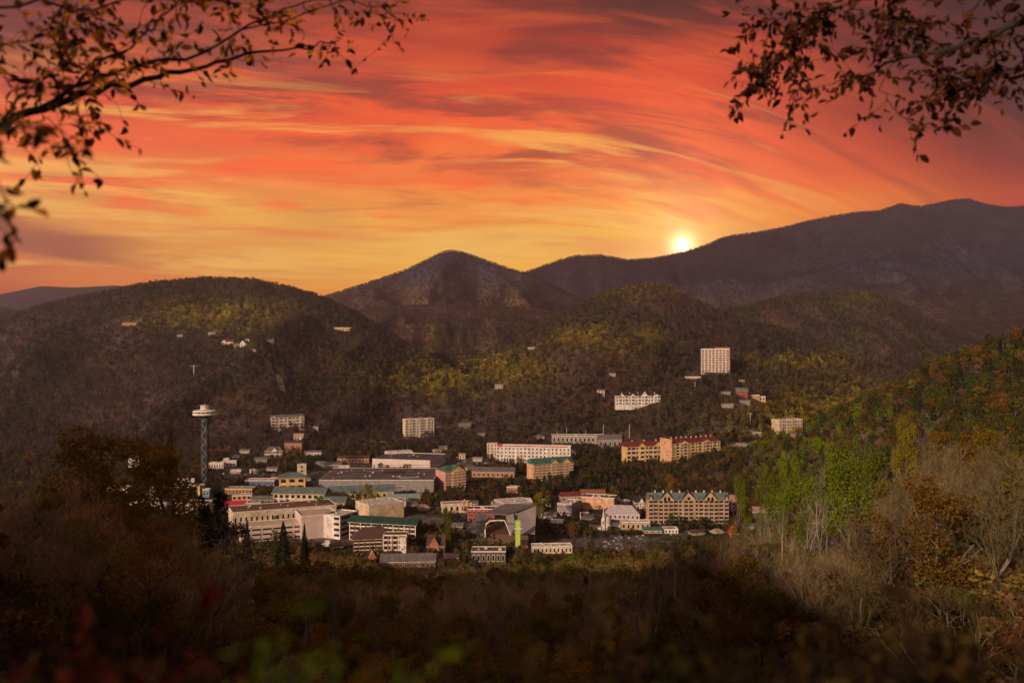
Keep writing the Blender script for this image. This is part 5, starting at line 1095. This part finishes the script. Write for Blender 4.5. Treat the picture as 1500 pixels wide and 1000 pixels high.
# show-largest measure with a crude visibility: crown top above what stands nearer
order = np.argsort(Y); env = np.full(1900, -9.0); vispx = np.zeros(len(X))
for i in order:
    w = max(1, int(.22*size[i])); a = int(px[i])+150; s = slice(max(0, a-w), min(1900, a+w+1))
    if s.stop <= s.start: continue
    top = (Z[i]+h[i]-CAMZ)/Y[i]; vispx[i] = np.clip((top-env[s])*F, 0, size[i]).mean()*2*w*(0 <= px[i] <= 1500)
    env[s] = np.maximum(env[s], top-.12*h[i]/Y[i])
big = np.zeros(len(X), bool)
fam = np.where(ktype == 6, 2, np.where(ktype >= 4, 1, 0))
big[np.argsort(-vispx)[:285]] = True
print('near trees', len(X), 'single', big.sum())
sel = ~big
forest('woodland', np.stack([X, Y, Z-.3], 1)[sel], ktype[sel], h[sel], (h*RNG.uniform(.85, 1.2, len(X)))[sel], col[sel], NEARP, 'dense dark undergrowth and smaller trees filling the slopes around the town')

HERO = []    # detailed kinds, shared by the single trees
def hero(kind, seed, n, ls, **kw):
    W, Cr = make_proto(kind, seed, n, ls, **kw)
    HERO.append((kind, mesh_np('trunk', W[0], W[1], [BARK]), mesh_np('crown', Cr[0], Cr[1], [LEAF_O])))
    return len(HERO)-1
for s in (21, 22, 23): hero('round', s, 6500, .0095, sides=5)
hero('tall', 24, 6000, .0095, sides=5)
for s in (25, 26, 27): hero('bare', s, 0, .0014, depth=5, sides=5, twig=1200)
for s in (28, 29): hero('cone', s, 7000, .010, sides=5)
def single_tree(x, y, z, h, w, tint, hi, label, cat='tree', group=None, name=None, rz=None):
    kind, tm, cm = HERO[hi]
    nm = name or {'round': 'broadleaf_tree', 'tall': 'broadleaf_tree', 'bare': 'bare_tree', 'cone': 'pine_tree'}[kind]
    r = empty(nm, (x, y, z-.3), RNG.uniform(0, 6.28) if rz is None else rz); r.scale = (w, w, h)
    tag(r, label, cat, group)
    for pn, me in (('trunk', tm), ('crown', cm)):
        o = bpy.data.objects.new(pn, me); o.parent = r; C.objects.link(o); o.color = tuple(tint)+(1,)
    return r
def cname(c):
    r_, g_, b_ = c
    if g_ > r_*1.15: return 'yellow-green' if g_ > .07 else 'dark green'
    if r_ > g_*1.9 and r_ > .08: return 'rusty orange'
    if r_ > .12: return 'golden'
    if g_ > r_*.85: return 'olive green'
    return 'brown'
def where(px, py, Y):
    if Y < 820:
        zone = ['below the lattice tower at the left edge', 'on the dark slope under the long brown roof', 'on the dark slope under the gabled chapel', 'on the dark slope under the grey-roofed arena', 'on the dark slope under the white church', 'on the slope under the green-roofed hotel', 'on the slope right of the green-roofed hotel', 'high on the steep slope at the right edge']
        z = 0 if px < 300 else 1 if px < 500 else 2 if px < 660 else 3 if px < 800 else 4 if px < 930 else 5 if px < 1080 else 6 if px < 1280 else 7
        dist = 'close by' if Y < 200 else 'halfway down' if Y < 450 else 'at the foot'
        return dist+' '+zone[z]
    z = ['around the car parks left of the mall', 'among the mall roofs', 'beside the brick hotel with the green roof', 'among the houses by the white church', 'between the two big hotels', 'on the wooded rise right of the hotels']
    i = 0 if px < 420 else 1 if px < 620 else 2 if px < 800 else 3 if px < 940 else 4 if px < 1080 else 5
    return ('behind, ' if Y > 1250 else '')+z[i]
for i in np.nonzero(big)[0]:
    k = ktype[i]; hi = {0: 0, 1: 1, 2: 2, 3: 3, 4: 4, 5: 5, 6: 7}[int(k)]
    if k in (4, 5): hi = int(RNG.integers(4, 7))
    if k == 6: hi = int(RNG.integers(7, 9))
    kd = 'bare' if k in (4, 5) else 'leafy' if k < 4 else 'evergreen'
    shape = 'conical ' if k == 6 else ''
    cn_ = cname(col[i]) if k < 4 else ('twiggy' if k != 6 else 'dark')
    sz = 'tall' if h[i] > 17 else 'middling' if h[i] > 11 else 'small'
    lab = f'{sz} {cn_} {shape}{kd} tree {where(px[i], py[i], Y[i])}'
    lab = ' '.join(lab.split()[:16]) if len(lab.split()) > 16 else lab
    single_tree(X[i], Y[i], Z[i], h[i], h[i]*RNG.uniform(.85, 1.2), col[i], hi, lab, group=lab.replace(' tree ', ' trees ', 1))
# --- trees the photograph singles out
def lone(px_, top, Y_, h_, w_, tint, hi, label, name=None, rz=None):
    """crown top at photo pixel (px_, top); trunk stands on the ground at distance Y_"""
    z = float(H(px_, Y_)); zt = CAMZ+(500-top)/F*Y_
    h_ = zt-z if h_ is None else h_
    return single_tree((px_-750)/F*Y_, Y_, min(z, zt-h_) if h_ > zt-z else z, zt-z if zt-z > 4 else h_, w_, tint, hi, label, name=name, rz=rz)
lone(318, 707, 300, None, 32, (.018, .030, .010), 1, 'tall dark green leafy tree rising in front of the lattice tower base')
lone(298, 722, 330, None, 22, (.020, .034, .010), 2, 'slim dark green tree just left of the tall one at the tower base')
lone(1240, 650, 290, None, 40, (.125, .16, .012), 0, 'large bright yellow-green tree on the slope right of the green-roofed hotel')
lone(1185, 680, 330, None, 30, (.11, .14, .012), 2, 'bright yellow-green tree at the lower edge of the large lime one')
lone(1285, 640, 380, None, 36, (.10, .12, .012), 2, 'olive green tree behind the bright yellow-green one, to its right')
lone(1210, 628, 460, None, 34, (.14, .18, .012), 1, 'bright green tree behind and above the large lime one')
lone(1130, 672, 520, None, 30, (.11, .13, .012), 2, 'round yellowish tree at the left end of the lime trees')
lone(1400, 622, 250, None, 30, (.15, .085, .012), 1, 'large golden orange tree on the steep slope at right')
lone(1340, 690, 240, None, 22, (.10, .065, .012), 2, 'orange-brown tree left of the large golden orange one')
lone(232, 640, 190, None, 40, (.26, .17, .016), 0, 'broad golden brown tree left of the lattice tower')
lone(150, 612, 170, None, 36, (.22, .13, .016), 2, 'rust-brown tree standing left of the broad golden brown one')
lone(262, 600, 230, None, 16, (.10, .05, .012), 5, 'thin rusty sapling crown poking up above the golden brown tree')
lone(415, 762, 560, None, 46, (.014, .028, .010), 7, 'wide dark evergreen in front of the parking garage wall')
lone(446, 765, 580, None, 30, (.014, .026, .010), 8, 'pointed dark evergreen between the garage wall and the wide evergreen')
lone(362, 760, 520, None, 30, (.03, .022, .016), 8, 'brownish conical evergreen under the long brown roof')
lone(540, 706, 1150, None, 30, (.21, .15, .010), 0, 'small golden tree in front of the teal-roofed mall')
lone(466, 725, 1090, None, 30, (.13, .16, .010), 1, 'small lime green tree before the teal lower roofs')
lone(790, 716, 1060, None, 26, (.21, .18, .010), 2, 'bright yellow tree behind the flat white-roofed shop')
lone(980, 692, 1200, None, 24, (.22, .13, .012), 2, 'yellow-orange tree behind the green-roofed hotel')
lone(650, 738, 900, None, 30, (.11, .12, .012), 1, 'yellow-green tree right of the beige box building')
lone(1150, 650, 620, None, 34, (.15, .20, .012), 1, 'fresh green tree near the top of the slope under the pale yellow block')
lone(1085, 688, 760, None, 32, (.14, .16, .012), 0, 'light olive green tree between the red-roofed hotel and the slope')
lone(1330, 600, 480, None, 30, (.20, .16, .014), 0, 'tall golden-green tree high on the slope, behind the large golden orange one')
lone(1450, 610, 330, None, 28, (.17, .12, .014), 2, 'golden brown tree near the right edge')
lone(1300, 690, 300, None, 26, (.16, .15, .014), 1, 'olive-yellow tree between the lime and the golden orange trees')
lone(60, 745, 120, None, 14, (.045, .010, .010), 2, 'dark crimson shrub-like tree at the left edge')

# --- undergrowth on the near slope
def undergrowth():
    X, Y, Z, px = sample_trees(18, 170, 2.1, (-250, 1750))
    k = RNG.random(len(X)) < np.clip(1.3-Y/220, .3, 1)
    X, Y, Z, px = (a[k] for a in (X, Y, Z, px)); n = len(X)
    h = RNG.uniform(1.6, 4.6, n)*np.clip(Y/40, .35, 1.3)
    tl = interp(px, [(-600, 700), (300, 850), (900, 860), (1200, 840), (1500, 800), (2200, 780)])
    h = np.minimum(h, np.maximum(CAMZ+(500-tl)/F*Y-Z, .8))
    idx = np.where(RNG.random(n) < np.where(Y < 70, .9, .55), RNG.integers(4, 6, n), RNG.integers(0, 3, n))
    base_ = np.array([[.065, .038, .022], [.075, .055, .016], [.045, .05, .014], [.10, .04, .015]])[RNG.choice(4, n, p=[.5, .25, .15, .1])]
    forest('undergrowth', np.stack([X, Y, Z-.2], 1), idx, h, h*RNG.uniform(1.0, 1.8, n), base_*RNG.uniform(.8, 3.0, (n, 1)), NEARP, 'tangle of brown and olive brush on the near slope')
undergrowth()
# --- pale leafless snags that stand out on the near slope
SN = [(960, 775, 120, 40, 'pale crooked leafless tree with long bare limbs at lower right of centre'), (1080, 800, 130, 26, 'leaning pale bare snag right of the crooked one'), (1215, 815, 110, 30, 'bare pale-limbed tree under the lime tree'), (560, 822, 140, 22, 'slender pale bare sapling in front of the grey lodge'), (438, 805, 150, 24, 'pale leaning bare tree under the dark evergreens'), (300, 742, 130, 40, 'spreading pale bare tree on the dark slope at left'), (110, 700, 100, 44, 'large pale bare tree at the left edge'), (205, 760, 95, 34, 'low spreading bare pale tree at lower left'), (1390, 700, 120, 34, 'bare grey tree before the golden orange one'), (1300, 740, 110, 26, 'thin bare pale tree left of the grey one'), (720, 830, 120, 18, 'small bare pale tree below the brown flat office'), (865, 815, 130, 20, 'thin bare tree below the car park')]
rsn = random.Random(5)
for i in range(26):
    px_ = rsn.uniform(20, 1480); tl = float(interp(px_, TREELINE))
    Y_ = rsn.uniform(90, 260); top = max(tl+rsn.uniform(0, 50), 690)
    SN.append((px_, top, Y_, rsn.uniform(14, 28), 'thin pale bare sapling ' + ('on the slope at left' if px_ < 450 else 'on the slope below the town centre' if px_ < 950 else 'on the slope at right')))
pale_heroes = []
for s in (61, 62, 63, 64):
    Wd, Cr = make_proto('bare', s, 0, .0010, depth=4, sides=5, twig=160)
    pale_heroes.append((mesh_np('trunk', Wd[0], Wd[1], [BARK_PALE]), mesh_np('crown', Cr[0], Cr[1], [BARK_PALE])))
for i, (px_, top, Y_, w_, lab) in enumerate(SN):
    z = float(H(px_, Y_)); zt = CAMZ+(500-top)/F*Y_; tm, cm = pale_heroes[i % 4]
    r = tag(empty('bare_snag', ((px_-750)/F*Y_, Y_, z-.4), i*1.7), lab, 'bare tree', ('pale bare saplings' + lab[23:]) if lab.startswith('thin pale bare sapling') else None); r.scale = (w_*.62, w_*.62, max(zt-z, 6))
    for nm, me in (('trunk', tm), ('crown', cm)): link(bpy.data.objects.new(nm, me), r)
# ------------------------------------------------------------------ overhanging branches and the blurred leaves close by
def leaf_mesh_data(rs, c, d, n, L, Wd):
    """one leaf: pointed oval folded on its midrib; c base point, d direction, n normal"""
    s = np.cross(d, n); s /= np.linalg.norm(s)+1e-9; n = np.cross(s, d)
    f = .25*Wd
    P = [c, c+d*L*.33+s*Wd*.5+n*f, c+d*L*.7+s*Wd*.38+n*f*.8, c+d*L-n*L*.08, c+d*L*.7-s*Wd*.38+n*f*.8, c+d*L*.33-s*Wd*.5+n*f, c+d*L*.5]
    return P, [(0, 1, 2, 6), (6, 2, 3, 3), (0, 6, 4, 5), (6, 3, 4, 4)]
def leaves_obj(name, leaves, m, parent):
    V = []; Fc = []
    rs = RNG
    for c, d, n, L, Wd in leaves:
        P, f = leaf_mesh_data(rs, c, d, n, L, Wd); o = len(V); V += [tuple(p) for p in P]
        Fc += [tuple(dict.fromkeys(o+i for i in q)) for q in f]
    me = bpy.data.meshes.new(name); me.from_pydata(V, [], Fc); me.materials.append(m); me.update()
    return link(bpy.data.objects.new(name, me), parent)
def leafy(name, stops, trans):
    m = bpy.data.materials.new(name); m.use_nodes = True; t = NT(m.node_tree)
    rnd = t.n('ShaderNodeNewGeometry').outputs['Random Per Island']
    c = t.ramp(rnd, stops)
    d1 = t.n('ShaderNodeBsdfDiffuse'); t.link(c, d1.inputs[0]); d2 = t.n('ShaderNodeBsdfTranslucent'); t.link(c, d2.inputs[0])
    mx = t.n('ShaderNodeMixShader'); mx.inputs[0].default_value = trans; t.link(d1.outputs[0], mx.inputs[1]); t.link(d2.outputs[0], mx.inputs[2])
    o = t.n('ShaderNodeOutputMaterial'); t.link(mx.outputs[0], o.inputs[0]); return m
def unitv(v): v = np.asarray(v, float); return v/(np.linalg.norm(v)+1e-9)
def branch(name, label, limbs, root, nt, lm, lsize, seed, twl=(.12, .45), droop=.25, skip=0.0):
    """limbs: [( [(px,py,depth)...], r0, r1, twigs )]"""
    rs = np.random.default_rng(seed)
    g = tag(empty(name, root), label, 'tree branch'); org = np.array(root)
    paths = []; twp = []; lv = []
    for pts, r0, r1, ntw in limbs:
        P = np.array([at(*p) for p in pts])
        # smooth & roughen
        Q = [P[0]]
        for a, b in zip(P[:-1], P[1:]):
            for k in range(1, 4): Q.append(a+(b-a)*k/3+rs.normal(0, .012, 3))
        Q = np.array(Q); rr = np.linspace(r0, r1, len(Q))
        paths.append((Q-org, rr))
        for _ in range(ntw):
            i = rs.integers(1, len(Q)); p = Q[i]; along = unitv(Q[i]-Q[i-1])
            d = unitv(along*rs.uniform(.1, 1)+rs.normal(0, .75, 3)*np.array([1, .6, 1])+np.array([0, 0, -droop*rs.uniform(-.4, 1.6)]))
            L = rs.uniform(*twl); k = int(max(3, L/.06)); tp = [p]
            for q in range(k):
                d = unitv(d+rs.normal(0, .18, 3)+np.array([0, 0, -.05])); tp.append(tp[-1]+d*L/k)
                if rs.random() < .85-skip:
                    for _r in range(rs.integers(1, 3)):
                        ld = unitv(d*.5+rs.normal(0, .8, 3)+np.array([0, 0, -.45])); ln = unitv(rs.normal(0, 1, 3)+np.array([0, 0, .6]))
                        ls = lsize*rs.uniform(.55, 1.25); lv.append((tp[-1]-org, ld, ln, ls, ls*rs.uniform(.38, .6)))
            twp.append((np.array(tp)-org, np.linspace(max(r1*.7, .0022), .0012, len(tp))))
    V, Fc = tube_np(paths+twp, 6); link(bpy.data.objects.new('limb', mesh_np('limb', V, Fc, [BARK_DARK], smooth=True)), g)
    leaves_obj('foliage', lv, lm, g)
    return g
LM1 = leafy('autumn_leaf', [(0, (.03, .02, .008)), (.35, (.09, .045, .012)), (.6, (.42, .16, .025)), (.85, (.75, .30, .04)), (1, (.10, .08, .012))], .62)
LM2 = leafy('maroon_leaf', [(0, (.02, .010, .008)), (.5, (.06, .022, .012)), (.85, (.14, .045, .015)), (1, (.04, .03, .01))], .45)
branch('overhanging_branch', 'dark autumn branch with orange leaves reaching in from the upper left corner', [
    ([(-260, 250, 5.0), (-80, 205, 5.2), (0, 180, 5.4), (60, 158, 5.6), (120, 138, 5.8), (190, 122, 6.0), (250, 106, 6.2), (300, 97, 6.4), (345, 84, 6.6), (400, 73, 6.9), (455, 70, 7.1), (500, 56, 7.3)], .036, .004, 18),
    ([(60, 158, 5.6), (110, 128, 5.7), (160, 105, 5.8), (215, 95, 6.0), (300, 78, 6.3), (350, 45, 6.5), (400, 20, 6.7), (450, 5, 6.9), (500, -8, 7.1)], .018, .004, 36),
    ([(110, 128, 5.7), (150, 85, 5.8), (190, 70, 5.9), (225, 40, 6.0), (260, 5, 6.2), (290, -30, 6.3)], .012, .004, 26),
    ([(350, 45, 6.5), (420, 30, 6.8), (480, 6, 7.0), (530, 8, 7.2), (560, 12, 7.3), (580, 30, 7.4), (572, 58, 7.4)], .007, .002, 20),
    ([(0, 180, 5.4), (30, 140, 5.4), (60, 120, 5.5), (90, 100, 5.6)], .008, .003, 26),
    ([(-60, 100, 5.2), (20, 60, 5.4), (90, 40, 5.6), (150, 50, 5.8)], .007, .002, 34),
    ([(-60, 20, 5.2), (60, 5, 5.5), (140, 15, 5.8), (220, -5, 6.0), (330, 6, 6.3), (420, -8, 6.6)], .010, .003, 40),
    ([(-20, 195, 4.6), (30, 180, 4.6), (70, 175, 4.7), (100, 200, 4.7)], .007, .002, 10),
], tuple(at(-260, 250, 5.0)), 0, LM1, .076, 41)
branch('low_leaf_spray', 'blurred spray of orange leaves hanging at the left edge below the branch', [
    ([(-120, 150, 3.0), (-40, 180, 3.0), (30, 190, 3.0), (70, 195, 3.0), (90, 212, 3.0)], .006, .002, 14),
    ([(-60, 190, 2.8), (-20, 240, 2.8), (5, 280, 2.8), (10, 325, 2.8)], .004, .002, 14)], tuple(at(-120, 150, 3.0)), 0, LM1, .055, 43, twl=(.03, .10), droop=.5)
branch('maroon_leaved_branch', 'dark maroon-leaved branch hanging in from the upper right corner', [
    ([(1720, -60, 6.2), (1560, 5, 6.5), (1500, 30, 6.7), (1445, 58, 6.8), (1380, 74, 6.9), (1310, 90, 7.0), (1265, 112, 7.1), (1215, 122, 7.2)], .036, .004, 40),
    ([(1600, -60, 6.6), (1450, -20, 6.8), (1330, -10, 7.0), (1230, 10, 7.2), (1160, 20, 7.3), (1110, 40, 7.4)], .012, .003, 62),
    ([(1230, 10, 7.2), (1190, 50, 7.3), (1150, 70, 7.4), (1120, 100, 7.4), (1115, 125, 7.4)], .006, .002, 50),
    ([(1310, 90, 7.0), (1290, 130, 7.0), (1300, 155, 7.0), (1330, 175, 7.0), (1345, 190, 7.0)], .005, .002, 10),
    ([(1560, 60, 6.7), (1480, 100, 6.8), (1420, 120, 6.9), (1380, 135, 7.0)], .008, .002, 60),
    ([(1170, 25, 7.3), (1160, 80, 7.3), (1170, 130, 7.3), (1160, 165, 7.3)], .004, .002, 12),
    ([(1330, -10, 7.0), (1300, 30, 7.0), (1330, 60, 7.0)], .006, .002, 40),
], tuple(at(1720, -60, 6.2)), 0, LM2, .088, 47)
# ---- out-of-focus shrubs right at the viewer's feet
SHM = {'dark': leafy('shrub_dark', [(0, (.03, .02, .012)), (.6, (.08, .046, .022)), (1, (.11, .07, .024))], .3),
       'red': leafy('shrub_red', [(0, (.08, .016, .012)), (.6, (.16, .028, .02)), (1, (.06, .03, .015))], .35),
       'green': leafy('shrub_green', [(0, (.10, .15, .01)), (.6, (.24, .33, .015)), (1, (.08, .12, .01))], .5),
       'orange': leafy('shrub_orange', [(0, (.2, .05, .01)), (.6, (.34, .09, .015)), (1, (.08, .05, .015))], .4),
       'olive': leafy('shrub_olive', [(0, (.03, .03, .008)), (.6, (.055, .05, .012)), (1, (.06, .035, .012))], .35)}
def shrub(px, top, Y, wpx, kind, label, n=220, seed=0, ls=.045):
    rs = np.random.default_rng(seed+int(px)); x = (px-750)/F*Y; z0 = Hxy(x, Y); zt = CAMZ+(500-top)/F*Y; h = zt-z0; wr = wpx/F*Y/2
    g = tag(empty('shrub', (x, Y, z0)), label, 'shrub')
    paths = []; lv = []
    for i in range(max(5, n//16)):
        a = rs.uniform(0, 6.28); r = wr*rs.uniform(.2, 1); hh = h*rs.uniform(.93, 1.02); k = 8
        P = np.array([(r*math.cos(a)*(q/k)**1.4+rs.normal(0, .01), r*.8*math.sin(a)*(q/k)**1.4+rs.normal(0, .01), -.1+hh*q/k) for q in range(k+1)])
        paths.append((P, np.linspace(.008, .002, k+1)))
        for q in range(22):
            t = 1-rs.uniform(0, 1)**1.3*min(.5, .42/h); p = np.array([np.interp(t*k, range(k+1), P[:, j]) for j in range(3)])+rs.normal(0, .03, 3)
            l_ = ls*rs.uniform(.6, 1.3); lv.append((p, unitv(rs.normal(0, 1, 3)), unitv(rs.normal(0, 1, 3)), l_, l_*.6))
    V, Fc = tube_np(paths, 4); link(bpy.data.objects.new('stems', mesh_np('stems', V, Fc, [BARK_DARK])), g)
    leaves_obj('foliage', lv, SHM[kind], g); return g
shrub(440, 874, 1.1, 125, 'green', 'bright green out-of-focus shrub at the lower left of centre', 520, 1, .018)
shrub(612, 880, 1.15, 95, 'green', 'dimmer green out-of-focus shrub right of the bright green one', 300, 2, .018)
shrub(130, 885, 1.7, 260, 'red', 'dark red blurred shrub at the lower left', 420, 3)
shrub(290, 905, 1.5, 170, 'red', 'dark brownish-red blurred shrub beside the bright green one', 220, 4)
shrub(470, 955, 1.5, 220, 'orange', 'low rusty red blurred shrub at the bottom under the green one', 300, 5)
shrub(524, 962, 1.25, 26, 'orange', 'single golden leaf tip glowing at the bottom', 22, 6, .03)
for i, (px_, tp, Y_, w_, kd, lab) in enumerate([(20, 900, 1.9, 200, 'dark', 'dark blurred shrub at the lower left corner'), (720, 925, 2.0, 260, 'dark', 'dark brown blurred shrub at bottom centre'), (880, 905, 2.2, 240, 'dark', 'dark brown blurred shrub right of bottom centre'),
        (1040, 900, 2.3, 260, 'olive', 'dull olive blurred shrub at the lower right of centre'), (1230, 885, 2.2, 280, 'dark', 'wide dark blurred shrub at the lower right'), (1420, 865, 2.1, 280, 'dark', 'dark blurred shrub in the lower right corner'), (600, 960, 1.6, 200, 'dark', 'low dark blurred shrub below the dimmer green one'), (960, 960, 1.6, 260, 'olive', 'low olive blurred shrub at the bottom edge'), (1150, 955, 1.6, 240, 'dark', 'low dark blurred shrub at the bottom edge'), (300, 960, 1.5, 240, 'dark', 'low dark blurred shrub left of the rusty red one')]):
    shrub(px_, tp, Y_, w_, kd, lab, 420, 10+i)
# ------------------------------------------------------------------ haze
def haze():
    x0, x1, y0, y1, z0, z1 = -17500, 17500, -2100, 13900, -420, 1850
    V = [(x, y, z) for x in (x0, x1) for y in (y0, y1) for z in (z0, z1)]
    Fc = [(0,1,3,2),(4,6,7,5),(0,4,5,1),(2,3,7,6),(0,2,6,4),(1,5,7,3)]
    m = bpy.data.materials.new('air'); m.use_nodes = True; t = NT(m.node_tree)
    v = t.n('ShaderNodeVolumePrincipled'); v.inputs['Color'].default_value = HAZE_COL+(1,); v.inputs['Density'].default_value = HAZE_D
    v.inputs['Anisotropy'].default_value = .6
    o = t.n('ShaderNodeOutputMaterial'); t.link(v.outputs[0], o.inputs['Volume'])
    tag(link(bpy.data.objects.new('haze', mesh_np('haze', V, Fc, [m]))), kind='stuff')
HAZE_D = 7.6e-5; HAZE_COL = (.60, .60, 1.0)
haze()
